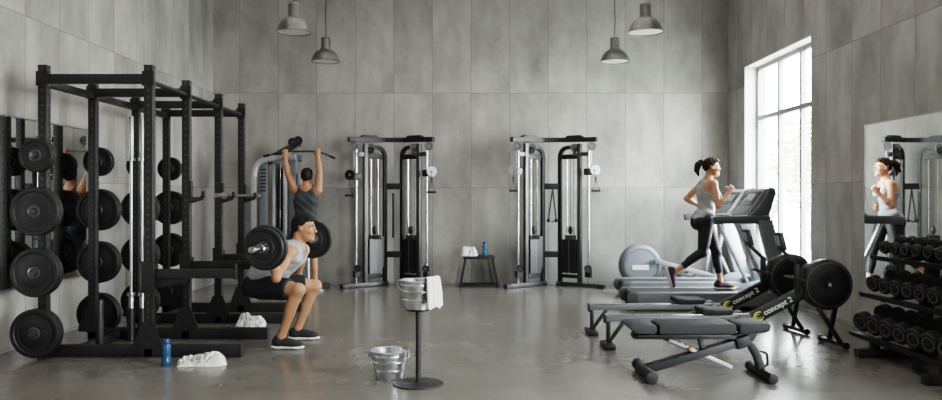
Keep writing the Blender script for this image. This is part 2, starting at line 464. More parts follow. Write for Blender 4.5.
# spotter arms
for i, y in enumerate(PY):
    L = (.66, .8, .55, .5)[i]
    a = MB().box((PX[1]+.045+L/2, y, .685), (L, .06, .075))
    a.prism([(PX[1]+.04, .648), (PX[1]+.5*L, .648), (PX[1]+.3, .60), (PX[1]+.04, .56)], .012, XZ(y))
    o = rb('spotter_arm', a)
    rb('arm_stop', MB().box((PX[1]+.045+L+.006, y, .70), (.012, .07, .13)), BLK2)
    rb('arm_bracket', MB().box((PX[1], y-.048, .66), (.1, .012, .26)).box((PX[1]+.046, y, .66), (.012, .1, .2)))
# j hooks
for y in PY[1:]:
    x0 = PX[1]+.041
    h = MB()
    h.box((x0+.004, y, 1.37), (.008, .06, .2))
    h.prism([(x0, 1.26), (x0+.1, 1.29), (x0+.125, 1.32), (x0+.125, 1.375), (x0+.105, 1.375), (x0+.1, 1.335), (x0+.08, 1.318), (x0+.008, 1.318)], .05, XZ(y))
    rb('bar_hook', h, BLK2, .003)
# storage pegs
ZP = (1.655, 1.2, .705, .216)
pegs = []
for i, y in enumerate(PY):
    d = -1 if i == 0 else 1
    for z in ZP:
        p0 = (PX[0], y+d*.04, z)
        rb('storage_peg', MB().cyl(p0, (PX[0], y+d*(.17 if i == 0 else .2), z), .0225, seg=20), DST if i == 0 else BLK, .002)
        rb('peg_flange', MB().cyl(p0, (PX[0], y+d*.05, z), .045, seg=20), BLK, 0)
# bar holders on the second foot, and the upright storage tube on the first
for x in (-3.12, -3.02):
    rb('bar_holder', MB().lathe([(.034, .004), (.034, .30), (.0285, .30), (.0285, .02), (0, .02), (0, .004)], M4.Translation((x, 7.345, 0)), 20), BLK2, 0)
rb('holder_bracket', MB().box((-3.07, 7.4, .2), (.22, .045, .05)))
rb('storage_tube', MB().cyl((-3.1, 6.68, .01), (-3.1, 6.68, .46), .032, seg=20), BLK, .004)

# ------------------------------------------------------------------ weight plates
DRK = mat('worn_rubber', (.028, .028, .029), .5, 0, .15, 90)
def make_plate(r, t, label='', group=None, name='weight_plate'):
    p = thing(name, label, 'weight plate', (0, 0, 0), 0, group)
    h = t/2; A = axisM((0, 0, 0), (0, 1, 0))
    prof = [(.052, -h+.004), (r*.52, -h+.005), (r*.56, -h+.009), (r*.80, -h+.009), (r*.84, -h), (r-.007, -h), (r-.002, -h+.003), (r, -h+.008), (r, h-.008),
            (r-.002, h-.003), (r-.007, h), (r*.84, h), (r*.80, h-.009), (r*.56, h-.009), (r*.52, h-.005), (.052, h-.004)]
    MB().lathe(prof, A, 48, True).build('rubber_disc', RUB, p, ang=28)
    hb = [(.0265, -h-.001), (.034, -h-.002), (.044, -h-.001), (.0515, -h+.004), (.0515, h-.004), (.044, h+.001), (.034, h+.002), (.0265, h+.001)]
    MB().lathe(hb, A, 32, True).build('hub_ring', DST, p)
    lt = MB()
    lt.lathe([(r*.66, h-.0095), (r*.70, h-.0095), (r*.70, h-.0065), (r*.66, h-.0065)], axisM((0, 0, 0), (0, -1, 0)), 48, True)
    lt.build('embossed_band', DRK, p)
    return p
BIG = make_plate(.197, .045); SML = make_plate(.137, .035)
usedB = usedS = False
pos = ('on the frontmost', 'on the second', 'on the third', 'on the rearmost')
row = ('top', 'second', 'third', 'bottom')
for i, y in enumerate(PY):
    d = -1 if i == 0 else 1
    for j, z in enumerate(ZP):
        for k in range(2):
            src = SML if j == 0 else BIG
            t = .035 if j == 0 else .045
            yy = y + d*(.062+t/2+.004+k*(t+.008))
            if j == 0: first = not usedS; usedS = True
            else: first = not usedB; usedB = True
            o = src if first else dup(src)
            o.location = (PX[0], yy, z-.0015)
            o.rotation_euler = (0, random.uniform(0, 6), 0)
            side = 'inner' if k == 0 else 'outer'
            o['label'] = '%s black weight plate, %s of two on %s peg of the %s wall-side rack post' % ('small' if j == 0 else 'large', side, row[j], pos[i].split()[-1])
            o['group'] = 'weight plates on the rack pegs'

# ------------------------------------------------------------------ barbells
def make_bar(name, label, L, sl, r=.014, rs=.0245, group=None, shaft=STL):
    b = thing(name, label, 'barbell', (0, 0, 0), 0, group)
    MB().cyl((0, -L/2+sl-.01, 0), (0, L/2-sl+.01, 0), r, seg=16).build('shaft', shaft, b)
    kn = MB().cyl((0, -L/2+sl+.12, 0), (0, L/2-sl-.12, 0), r+.0004, seg=16).build('knurled_grip', STL, b)
    for s in (-1, 1):
        e = s*L/2; q = s*(L/2-sl)
        o = MB().cyl((0, e, 0), (0, q, 0), rs, seg=24).build('sleeve', STL, b, .003)
        MB().cyl((0, q, 0), (0, q-s*.03, 0), .037, seg=24).build('sleeve_collar', STL, o, .003)
    return b
b1 = make_bar('barbell', 'chrome barbell standing upright in a holder, the wall-side one of two', 2.03, .38, .013, .022, group='upright barbells')
b1.location = (-3.12, 7.345, .03+1.015); b1.rotation_euler = (R(90), 0, 0)
b2 = dup(b1, 'chrome barbell standing upright in a holder, the aisle-side one of two', (-3.02, 7.345, .03+1.015))
b3 = make_bar('barbell', 'short silver barbell without plates lying on the rack hooks at eye level', 1.74, .24, .015, .022)
b3.location = (-2.555, 8.88, 1.337)
for s in (-1, 1): pass

# ------------------------------------------------------------------ cable machines
def handle(label, loc, mat_strap=BLK2, rz=0):
    h = thing('stirrup_handle', label, 'handle', loc, rz, 'handles hanging on the cable machines')
    s = MB().tube([(0, 0, 0), (-.055, 0, -.15)], .006, 8).tube([(0, 0, 0), (.055, 0, -.15)], .006, 8)
    s.tube([(.012*cos(a), 0, .006+.012*sin(a)) for a in [2*pi*i/10 for i in range(10)]], .0045, 6, closed=True)
    s.build('strap', mat_strap, h)
    MB().cyl((-.066, 0, -.155), (.066, 0, -.155), .016, seg=14).build('grip', BLK2, h, .003)
    return h
def cable_machine(X, Y, label, dark_trolley, hz):
    m = thing('cable_machine', label, 'cable machine', (X, Y, 0), 0, 'cable machines by the back wall')
    for s in (-1, 1):
        wing = lambda t: V((s*(.13+.43*t), -.33*t, 0))
        at = lambda t, z: wing(t)+V((0, 0, z))
        d = (wing(1)-wing(0)).normalized(); up = (d.y*1.0, -d.x, 0)
        ft = MB().bar(at(-.06, .035), at(1.2, .035), .07, .055).build('base_beam', DST, m, .006)
        MB().bar(at(1.2, .03), at(1.36, .03), .085, .058).build('foot_cap', BLK2, m, .008)
        MB().box(at(0, .03), (.12, .1, .058)).build('corner_foot', BLK2, m, .006)
        MB().tube(fillet([at(0, .062), at(0, 2.07), at(.62, 2.07)], .2, 8), 0, rect=(.05, .056), up=(-d.y, d.x, 0)).build('inner_upright', BLK, m, .004)
        MB().bar(at(.62, .063), at(.62, 2.12), .06, .06, up=d).build('outer_upright', DST, m, .005)
        MB().cyl(at(.9, .062), at(.9, 2.1), .015, seg=18).build('guide_post', CHR, m)
        MB().bar(at(.62, 1.96), at(.9, 1.96), .04, .06).build('post_bracket', DST, m, .004)
        MB().bar(at(.09, 1.93), at(.57, 1.93), .05, .07).build('crossbar', BLK, m, .004)
        MB().bar(at(.09, .15), at(.57, .15), .05, .05).build('lower_crossbar', BLK, m, .004)
        MB().bar(at(.8, .2), at(.98, .2), .06, .1).build('pulley_bracket', BLK, m, .01)
        # pulleys at the top and bottom
        for t, z, r in ((.97, 2.07, .065), (.43, 2.06, .06), (.5 if s > 0 else .45, 1.99 if s > 0 else 2.02, .055), (.86, .28, .055)):
            MB().lathe([(.01, -.016), (r*.55, -.01), (r-.012, -.014), (r, -.016), (r-.01, 0), (r, .016), (r-.012, .014), (r*.55, .01), (.01, .016)], axisM(at(t, z)+V((0, -.05, 0)), (-d.y, d.x, 0) if False else (0, 1, 0)), 28, True).build('pulley', RUBG if z > 2.05 else BLK2, m)
        # weight stack: slabs cut by grooves, one connected block
        w = .112; top = .70; z0 = .20; n = 15; hgt = (top-z0)/n
        pol = []
        for k in range(n):
            pol += [(w, z0+k*hgt), (w, z0+(k+1)*hgt-.007), (w-.006, z0+(k+1)*hgt-.007), (w-.006, z0+(k+1)*hgt)]
        pol = pol + [(-x, z) for x, z in reversed(pol)]
        c = wing(.33); a = math.atan2(d.y*s, d.x*s)
        MX = M4.Translation(c) @ M4.Rotation(a, 4, 'Z') @ XZ(0)
        ws = MB().prism(pol, .1, MX).build('weight_stack', DST if s < 0 else BLK, m)
        hl = MB()
        for k in range(n): hl.cyl(M4.Translation(c) @ M4.Rotation(a, 4, 'Z') @ V((0, -.05, z0+k*hgt+.011)), M4.Translation(c) @ M4.Rotation(a, 4, 'Z') @ V((0, -.053, z0+k*hgt+.011)), .006, seg=8)
        hl.build('pin_holes', SIL, ws)
        MB().box(c+V((0, 0, .733)), (.16, .09, .06), M=None).build('top_slab', BLK2, m, .006)
        MB().sph(c+V((0, -.0, .835)), (.035, .03, .065), 16, 10).build('cable_coupling', BLK2, m)
        for q in (-.06, .06):
            MB().cyl(c+d*q+V((0, 0, .18)), c+d*q+V((0, 0, 1.9)), .009, seg=10).build('guide_rod', CHR, m)
        MB().cyl(c+V((0, 0, .89)), c+V((0, 0, 2.0)), .004, seg=8).build('cable', BLK2, m)
        MB().bar(at(.075, .74) if s < 0 else at(.53, .70), at(.075, .27) if s < 0 else at(.53, .27), .05, .10, up=d).build('stack_shield', RUBG if s < 0 else BLK, m, .005)
        # trolley on the guide post
        tz = hz[0] if s < 0 else hz[1]
        MB().bar(at(.78, tz), at(1.02, tz), .07, .1).build('trolley', DST if not dark_trolley else BLK, m, .012)
        pr = .075
        pc = at(1.08, tz+.02)+V((0, -.05, 0))
        MB().lathe([(.012, -.014), (pr*.6, -.008), (pr-.01, -.014), (pr, -.012), (pr, .012), (pr-.01, .014), (pr*.6, .008), (.012, .014)], axisM(pc, (.25*s, -1, 0)), 32, True).build('trolley_pulley', RUB if dark_trolley and s < 0 else SIL, m)
        MB().cyl(pc+V((0, .05, 0)), pc+V((0, -.02, 0)), .012, seg=12).build('pulley_axle', STL, m)
        MB().tube([pc+V((-s*.02, -.012, .02)), pc+V((s*.0, -.03, -.06)), pc+V((s*.0, -.035, -.10))], .005, 6).build('cable_end', BLK2, m)
        MB().cyl(pc+V((0, -.035, -.10)), pc+V((0, -.035, -.125)), .013, seg=10).build('cable_stop', BLK2, m)
        MB().cyl(at(.97, tz+.12), at(.97, 2.02), .0045, seg=8).build('cable', STL, m)
    tb = [V((-.62, -.385, 2.17)), V((-.54, -.33, 2.17)), V((-.15, -.03, 2.185)), V((.15, -.03, 2.185)), V((.54, -.33, 2.17)), V((.62, -.385, 2.17))]
    MB().tube(fillet(tb, .06, 4), 0, rect=(.07, .06), up=(0, 0, 1)).build('top_beam', BLK, m, .006)
    for s in (-1, 1):
        MB().prism([(-.16, 0), (.16, 0), (.1, .045), (-.12, .045)], .09, M4.Translation((s*.34, -.145, 2.2)) @ M4.Rotation(-s*.57, 4, 'Z') @ XZ(0)).build('pulley_cover', BLK, m, .006)
    for z in (1.49, .47):
        MB().box((0, 0, z), (.22, .05, .09)).build('centre_crossbar', BLK, m, .004)
    return m
cable_machine(-1.165, 12.03, 'cable machine by the back wall beside the pull-up man, straight bar on its middle', True, (1.63, 1.68))
cable_machine(1.21, 12.03, 'cable machine by the back wall beside the low stool, black rope on its middle', False, (1.70, 1.70))
wy = lambda t: -.33*t
hx = .13+.43*1.08; hy = 12.03-.33*1.08-.05-.056
handle('small hanging handle on the stool side of the cable machine with the black rope', (1.21-hx, hy, 1.575))
handle('small hanging handle on the runner side of the cable machine with the black rope', (1.21+hx, hy, 1.575))
handle('dark hanging handle on the pull-up man side of the cable machine by him', (-1.165-hx, hy, 1.505))
handle('hanging handle on the outer silver pulley of the cable machine behind the bucket', (-1.165+hx, hy, 1.555))
# middle attachments
ra = thing('triceps_rope', 'black triangular rope handle hanging from the middle of the cable machine by the stool', 'rope', (1.21, 11.99, 1.50))
MB().tube([(.012, 0, -.05), (-.05, 0, -.5)], .011, 8).tube([(.012, 0, -.05), (.065, 0, -.5)], .011, 8).build('rope', BLK2, ra)
for sx in (-.05, .065): MB().sph((sx, 0, -.52), (.025, .022, .032), 12, 8).build('rope_end', RUB, ra)
MB().tube([(-.05, 0, -.505), (.0, -.02, -.55), (.065, 0, -.505)], .009, 8).build('end_loop', BLK2, ra)
sb = thing('hanging_bar', 'thin straight black bar hanging from the middle of the cable machine by the pull-up man', 'bar', (-1.165, 11.985, 1.44))
MB().cyl((0, 0, -.05), (0, 0, -.72), .016, seg=12).build('bar_tube', BLK, sb, .003)
MB().tube([(.018*cos(a), 0, -.03+.018*sin(a)) for a in [2*pi*i/12 for i in range(12)]], .006, 8, closed=True).build('hanging_ring', STL, sb)

# ------------------------------------------------------------------ lat pulldown machine
lp = thing('pulldown_machine', 'silver framed lat pull-down machine behind the man holding its bar', 'machine', (-2.85, 11.62, 0))
LO = V((-2.85, 11.62, 0))
def lpb(n, mb, m, bev=.005):
    mb.v = [tuple(V(v)-LO) for v in mb.v]; return mb.build(n, m, lp, bev)
for y in (11.42, 11.82):
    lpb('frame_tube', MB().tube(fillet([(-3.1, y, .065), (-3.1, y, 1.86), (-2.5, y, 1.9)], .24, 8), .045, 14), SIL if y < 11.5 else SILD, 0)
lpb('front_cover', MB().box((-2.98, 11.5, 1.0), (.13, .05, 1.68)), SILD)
sl = MB()
for k in range(7): sl.box((-2.98, 11.472, 1.42+k*.05), (.08, .006, .022))
lpb('vent_slots', sl, BLK2, 0)
lpb('stack_housing', MB().box((-2.83, 11.62, .98), (.035, .3, 1.7)).box((-2.68, 11.62, .98), (.035, .3, 1.7)).box((-2.755, 11.62, 1.83), (.185, .3, .05)), SIL)
lpb('stack_back', MB().box((-2.755, 11.7, .95), (.11, .02, 1.6)), BLK)
lpb('weight_stack', MB().box((-2.755, 11.6, .5), (.10, .12, .75)), BLK2)
lpb('guide_rod', MB().cyl((-2.755, 11.56, .88), (-2.755, 11.56, 1.8), .012), CHR, 0)
lpb('rear_column', MB().box((-2.585, 11.66, .98), (.1, .14, 1.8)), SILD)
lpb('side_cover', MB().box((-2.49, 11.66, .9), (.05, .1, 1.55)), SIL)
lpb('base_runner', MB().box((-2.62, 11.62, .035), (1.1, .12, .06)), DST)
for x in (-3.1, -2.15): lpb('base_foot', MB().box((x, 11.62, .03), (.1, .6, .055)), DST)
lpb('boom', MB().tube(fillet([(-2.95, 11.62, 1.87), (-2.75, 11.5, 1.96), (-2.43, 11.33, 2.1)], .1, 5), 0, rect=(.07, .075), up=(0, 0, 1)), DST)
for x, y, z in ((-2.43, 11.30, 2.12), (-2.52, 11.345, 2.1)):
    lpb('pulley', MB().lathe([(.01, -.016), (.05, -.012), (.062, -.016), (.055, 0), (.062, .016), (.05, .012), (.01, .016)], axisM((x, y-.055, z), (0, 1, 0)), 24, True), BLK2, 0)
lpb('cable', MB().cyl((-2.40, 11.255, 2.1), (-2.40, 11.255, 2.018), .006, seg=8), BLK2, 0)
lpb('seat_post', MB().cyl((-2.37, 11.62, .06), (-2.37, 11.62, .5), .035), STL, 0)
lpb('seat', MB().box((-2.36, 11.62, .54), (.32, .3, .07)), VIN, .02)
lpb('pad_post', MB().cyl((-2.5, 11.62, .06), (-2.5, 11.62, .72), .03), STL, 0)
lpb('thigh_roller', MB().cyl((-2.5, 11.38, .75), (-2.5, 11.86, .75), .055), VIN, .01)
lb = thing('pulldown_bar', 'long dark lat bar with bent ends gripped overhead by the man in charcoal', 'bar', (-2.4, 11.25, 1.975))
MB().tube(fillet([(-.50, 0, -.07), (-.24, 0, -.005), (.27, 0, -.005), (.48, 0, -.10)], .12, 6), .0135, 12).build('bar_tube', DST, lb)
for p, q in (((-.52, 0, -.076), (-.43, 0, -.055)), ((.49, 0, -.105), (.42, 0, -.072))): MB().cyl(p, q, .018, seg=14).build('end_grip', BLK2, lb, .003)
MB().tube([(.015*cos(a), 0, .02+.015*sin(a)) for a in [2*pi*i/12 for i in range(12)]], .005, 8, closed=True).build('swivel_ring', STL, lb)

# ------------------------------------------------------------------ stool, bottles, towels, buckets
st = thing('low_stool', 'black flat-topped exercise step stool by the back wall', 'stool', (.12, 11.93, 0))
MB().box((0, 0, .435), (.47, .34, .04)).build('stool_top', BLK, st, .008)
for sx in (-1, 1):
    for sy in (-1, 1):
        MB().bar((sx*.2, sy*.14, .415), (sx*.275, sy*.15, .03), .035, .035, up=(0, 1, 0)).build('leg', BLK, st, .003)
    MB().box((sx*.275, 0, .018), (.045, .34, .034)).build('floor_bar', BLK, st, .004)
MB().box((0, .15, .022), (.5, .03, .03)).build('stretcher', BLK, st, .003)
MB().box((0, -.15, .022), (.5, .03, .03)).build('stretcher', BLK, st, .003)
def bottle(name, label, loc, h, r, body, cap):
    b = thing(name, label, 'bottle', loc, 0, None)
    MB().lathe([(0, 0), (r*.85, 0), (r, .008), (r, h*.2), (r*.93, h*.24), (r*.93, h*.44), (r, h*.48), (r, h*.74), (r*.9, h*.80), (r*.6, h*.83), (r*.6, h*.85), (0, h*.85)], None, 28).build('bottle_body', body, b)
    MB().lathe([(0, h*.85), (r*.8, h*.85), (r*.82, h*.97), (r*.74, h), (0, h)], None, 24).build('cap', cap, b)
    MB().tube([(r*.7, 0, h*.9), (r*1.15, 0, h*.95), (r*.9, 0, h*1.0), (r*.3, 0, h*1.005)], .004, 8).build('carry_loop', cap, b)
    return b
bottle('water_bottle', 'blue water bottle standing on the floor at the front rack foot', (-2.385, 6.26, 0), .205, .036, BLUE, BLUED)
bottle('water_bottle', 'blue water bottle standing on the black stool', (.205, 11.95, .456), .205, .036, BLUEL, BLUE)
def crumple(name, label, loc, lx, ly, h, seed, rz=0, n=46):
    mb = MB(); o = seed*7.3
    top = []
    for j in range(n+1):
        for i in range(n+1):
            u, v = i/n*2-1, j/n*2-1
            a = math.atan2(v, u); rr = max(abs(u), abs(v))
            edge = 1+.16*mnoise.noise(V((cos(a)*1.6+o, sin(a)*1.6, 0)))
            x = u*lx/2*edge*(1-.12*abs(v)); y = v*ly/2*edge*(1-.18*abs(u))
            env = max(0, 1-rr**3.2)**.5
            w = V((x*7+o, y*7, o))
            wp = w+V((mnoise.noise(w*1.1), mnoise.noise(w*1.1+V((5, 5, 5))), 0))*.8
            f = .66+.62*mnoise.noise(w*.55)+.25*mnoise.noise(w*1.3)-.55*(1-min(1, abs(mnoise.noise(wp*1.7+V((9, 4, 2))))*4.5))*.45-.22*(1-min(1, abs(mnoise.noise(wp*3.6))*4))
            z = h*env*max(.12, f) + .002
            sh = .012*mnoise.noise(V((x*20, y*20, o+5)))
            top.append((x+sh*env, y+sh*env, z))
    mb.v = top + [(x, y, .001) for x, y, z in top]
    N = n+1
    for j in range(n):
        for i in range(n):
            q = (j*N+i, j*N+i+1, (j+1)*N+i+1, (j+1)*N+i)
            mb.f.append(q); mb.f.append(tuple(N*N+k for k in reversed(q)))
    for i in range(n):
        for a, b in ((i, i+1), (n*N+i+1, n*N+i), ((i+1)*N, i*N), (i*N+n, (i+1)*N+n)): mb.f.append((b, a, a+N*N, b+N*N))
    ob = mb.build(name, TOWEL, None, ang=80); ob.location = loc; ob.rotation_euler = (0, 0, rz)
    return tag(ob, label, 'towel', 'white gym towels')
crumple('towel', 'crumpled white towel on the floor beside the blue bottle', (-2.12, 6.30, 0), .37, .25, .105, 1, .1)
crumple('towel', 'bunched white towel on the floor behind the second rack foot', (-2.25, 8.18, 0), .29, .24, .15, 2, -.1)
crumple('towel', 'folded white towel on the black stool', (-.02, 11.9, .456), .26, .24, .17, 3)

def bucket(name, label, loc, r0, r1, h):
    b = thing(name, label, 'bucket', loc, 0, 'galvanised buckets')
    t = .004
    rr = lambda z: r0+(r1-r0)*z/h
    prof = [(0, 0), (r0, 0)]
    for z in (.02, .30*h, .33*h, .36*h, .62*h, .65*h, .68*h, .8*h, .83*h, .86*h, h-.012):
        bulge = .002 if abs(z-.33*h) < 1e-6 or abs(z-.83*h) < 1e-6 or abs(z-.65*h) < 1e-6 else 0
        prof.append((rr(z)+bulge, z))
    prof += [(r1+.004, h-.010), (r1+.006, h-.004), (r1+.002, h), (r1-.004, h-.004), (r1-t, h-.012), (r0-t+.002, .008), (0, .008)]
    MB().lathe(prof, None, 48).build('pail', GALV, b, ang=12)
    for s in (-1, 1):
        MB().box((s*(rr(h*.86)+.006), 0, h*.86), (.012, .045, .05)).build('handle_lug', GALV, b, .003)
    pts = [((r1+.012)*cos(a), -.02-.13*sin(a)*.9, h*.86+.02*sin(a)*0-.0) for a in [pi*i/20 for i in range(21)]]
    pts = [(x, y*.0-(r1+.013)*sin(math.acos(max(-1, min(1, x/(r1+.012)))))*1.0, h*.86+.0-.05*sin(math.acos(max(-1, min(1, x/(r1+.012)))))) for x, y, z in pts]
    MB().tube(pts, .0035, 8).build('wire_handle', STL, b)
    return b
bucket('bucket', 'galvanised metal bucket standing on the floor beside the stand', (-.592, 5.795, 0), .098, .137, .208)
sd = thing('bucket_stand', 'black pole stand on a round floor plate carrying a bucket', 'stand', (-.37, 5.62, 0))
MB().lathe([(0, 0), (.175, 0), (.178, .004), (.176, .009), (.05, .013), (.03, .02), (.0, .02)], None, 48).build('base_plate', BLK2, sd)
MB().cyl((0, 0, .018), (0, 0, .52), .019, seg=20).build('pole', BLK, sd)
MB().lathe([(0, .518), (.085, .518), (.09, .524), (.09, .532), (0, .532)], None, 32).build('tray', BLK, sd)
bucket('bucket', 'galvanised metal bucket raised on the pole stand with towel over its rim', (-.375, 5.62, .5335), .1, .131, .2)
# towel over the rim
tw = MB(); NU, NV = 26, 40
cx, cy, cz, rt = -.375, 5.62, .5335+.2, .137
for j in range(NV+1):
    for i in range(NU+1):
        a = R(-62)+R(66)*i/NU
        s = j/NV*.34
        wav = .011*sin(i*.95+.6*sin(j*.2))
        if s < .09: q = rt-.021; z = cz-.086+s; k = .25       # inside
        elif s < .13:
            t = (s-.09)/.04*pi; q = rt-.002-.019*cos(t); z = cz+.010+.014*sin(t); k = .3
        else:
            dd = s-.13; q = rt+.017+dd*.05; z = cz-.002-dd*.87*(1+.06*sin(i*.5)); k = min(1, .3+dd*6)
        q += max(wav*k, -.003) if s >= .13 else max(-.004, min(.003, wav*k*.3))
        tw.v.append((cx+q*cos(a), cy+q*sin(a), z))
tw.f = [(j*(NU+1)+i, j*(NU+1)+i+1, (j+1)*(NU+1)+i+1, (j+1)*(NU+1)+i) for j in range(NV) for i in range(NU)]
o = tw.build('towel', TOWEL, None, ang=80); sm = o.modifiers.new('thickness', 'SOLIDIFY'); sm.thickness = .006; sm.offset = 1
tag(o, 'white towel draped over the rim of the bucket on the stand', 'towel', 'white gym towels')
# ------------------------------------------------------------------ treadmills (facing the window wall, +x)
def treadmill(label, y, frame_m, x0=1.93):
    # origin: user end, centre of the deck; length 1.85
    t = thing('treadmill', label, 'treadmill', (x0, y, 0), 0, 'treadmills facing the window')
    W = .66
    MB().box((.82, 0, .115), (1.56, W-.14, .09)).build('deck', GRY, t, .01)
    MB().tube([(.05+.045*cos(a), 0, .15+.045*sin(a)) for a in [pi/2+pi*i/10 for i in range(11)]]+[(1.45, 0, .105), (1.45, 0, .195)], 0, rect=(W-.2, .006), up=(0, 1, 0), closed=True).build('running_belt', BLK2, t)
    for s in (-1, 1):
        yy = s*(W/2-.05)
        MB().prism([(.0, .075), (.03, .05), (1.6, .05), (1.6, .185), (1.5, .205), (.03, .205), (.0, .185)], .1, XZ(yy)).build('side_rail', SILD, t, .012)
        MB().box((.78, yy-s*.0, .209), (1.4, .075, .008)).build('foot_rail', SIL, t, .003)
        MB().prism([(-.05, .10), (-.02, .05), (.06, .04), (.06, .195), (.02, .215), (-.03, .2), (-.055, .16)], .115, XZ(yy)).build('rear_cap', GRY, t, .015)
        MB().box((.06, yy, .02), (.07, .06, .04)).build('foot', BLK2, t, .005)
        MB().box((1.5, yy, .025), (.1, .06, .05)).build('foot', BLK2, t, .005)
        # leaning upright and inner bright spar
        u = MB().prism([(1.43, 1.06), (1.60, 1.06), (1.88, .08), (1.68, .08)], .075, XZ(s*(W/2+.005)))
        u.build('upright', frame_m, t, .012)
        MB().bar((1.18, s*(W/2-.01), 1.03), (1.58, s*(W/2-.01), .2), .035, .05, up=(0, 1, 0)).build('inner_spar', SIL, t, .006)
        # hand rail: horizontal padded arm
        hr = MB().tube(fillet([(.93, s*(W/2+.005), 1.045), (1.02, s*(W/2+.005), 1.06), (1.58, s*(W/2+.005), 1.06)], .1, 4), 0, rect=(.07, .095), up=(0, 1, 0))
        hr.build('handrail', GRY, t, .022)
        # console side wing, sweeping up from the rail
        MB().prism([(1.18, 1.085), (1.35, 1.11), (1.45, 1.20), (1.525, 1.32), (1.575, 1.42), (1.605, 1.442), (1.645, 1.425), (1.655, 1.36), (1.625, 1.26), (1.585, 1.14), (1.57, 1.02), (1.2, 1.02)], .06, XZ(s*(W/2-.02))).build('console_wing', GRY, t, .014)
    MB().prism([(1.42, .06), (1.78, .06), (1.84, .12), (1.82, .22), (1.66, .30), (1.52, .27), (1.40, .205)], W-.06, XZ(0)).build('motor_hood', LGR, t, .02)
    # console body between the wings
    MB().prism([(1.28, 1.06), (1.33, 1.11), (1.545, 1.41), (1.60, 1.43), (1.61, 1.37), (1.45, 1.10), (1.42, 1.05)], W-.10, XZ(0)).build('console', frame_m, t, .012)
    d = V((.215, 0, .30)).normalized(); nn = V((-d.z, 0, d.x))
    def panel(name, m, c, w, h, off):
        # lies on the sloping user side of the console
        p = V((1.33, 0, 1.11))+d*c+nn*off
        a = V((0, 1, 0))
        vs = []
        for e in (-.004, .004):
            for i, j in ((-1, -1), (1, -1), (1, 1), (-1, 1)): vs.append(p+a*(i*w/2)+d*(j*h/2)+nn*e)
        return MB().add(vs, [(3, 2, 1, 0), (4, 5, 6, 7), (0, 1, 5, 4), (1, 2, 6, 5), (2, 3, 7, 6), (3, 0, 4, 7)]).build(name, m, t, .002)
    panel('screen', SCRN, .24, .48, .2, .004)
    panel('screen_readout', SCRL, .25, .26, .1, .0095)
    panel('key_panel', SILD, .07, .46, .12, .004)
    for s in (-1, 1):
        MB().lathe([(0, 0), (.05, 0), (.05, .012), (.04, .014), (.035, .006), (0, .006)], M4.Translation((1.22, s*.2, 1.095)), 24).build('cup_holder', BLK2, t)
    MB().box((1.24, 0, 1.06), (.16, W-.14, .05)).build('tray', GRY, t, .015)
    MB().cyl((1.26, -W/2+.02, 1.03), (1.26, W/2-.02, 1.03), .018, seg=12).build('grip_bar', SIL, t)
    return t
treadmill('grey treadmill that the woman in black leggings is running on', 9.60, SILD, 1.88)
treadmill('empty silver treadmill standing behind the one with the running woman', 10.78, SIL, 2.03)

# ------------------------------------------------------------------ elliptical trainer
el = thing('elliptical_trainer', 'grey elliptical trainer with round flywheel housing by the back wall', 'elliptical trainer', (2.45, 11.6, 0))
rp = [(0, -.12), (.2, -.12), (.255, -.11), (.29, -.085), (.3, -.05), (.3, .05), (.29, .085), (.255, .11), (.2, .12), (0, .12)]
MB().lathe(rp, axisM((0, 0, .345), (0, -1, 0)), 48).build('flywheel_housing', LGR, el, ang=50)
MB().lathe([(.302, -.02), (.312, -.02), (.312, .02), (.302, .02)], axisM((0, 0, .345), (0, -1, 0)), 48, True).build('housing_rim', SILD, el)
MB().lathe([(.235, .118), (.245, .118), (.245, .124), (.235, .124)], axisM((0, 0, .345), (0, -1, 0)), 48, True).build('inner_ring', SILD, el)
MB().box((-.02, -.123, .315), (.24, .012, .07)).build('name_plate', SOLE, el, .005)
MB().box((.5, 0, .035), (1.5, .12, .06)).build('base_beam', SILD, el, .008)
for x in (-.12, 1.2): MB().box((x, 0, .03), (.09, .6, .058)).build('foot_bar', GRY, el, .01)
for s in (-1, 1):
    MB().bar((.22, s*.19, .41), (1.05, s*.19, .19), .05, .055).build('pedal_arm', SIL, el, .01)
    MB().prism([(.35, 0), (.72, 0), (.76, .06), (.72, .03), (.35, .03)], .13, XZ(s*.19) @ M4.Translation((.0, .365 if s > 0 else .36, 0)) @ M4.Rotation(-.26, 4, 'Z')).build('pedal', GRY, el, .008)
    MB().bar((1.0, s*.19, .21), (1.15, s*.24, .95), .045, .045, up=(0, 1, 0)).build('swing_arm', SIL, el, .01)
    MB().tube(fillet([(1.15, s*.24, .95), (1.1, s*.26, 1.35), (.98, s*.25, 1.5)], .1), .018, 12).build('hand_grip', GRY, el)
    MB().cyl((.2, s*.13, .41), (.2, s*.22, .41), .03, seg=14).build('crank_pin', STL, el)
    MB().bar((.38, s*.1, .06), (.75, s*.1, .40), .05, .07, up=(0, 1, 0)).build('support_strut', SIL, el, .01)
MB().bar((1.12, 0, .06), (1.02, 0, 1.25), .1, .08, up=(0, 1, 0)).build('mast', SIL, el, .015)
MB().box((.99, 0, 1.36), (.06, .3, .22), rot=(0, -.35, 0)).build('console', GRY, el, .02)

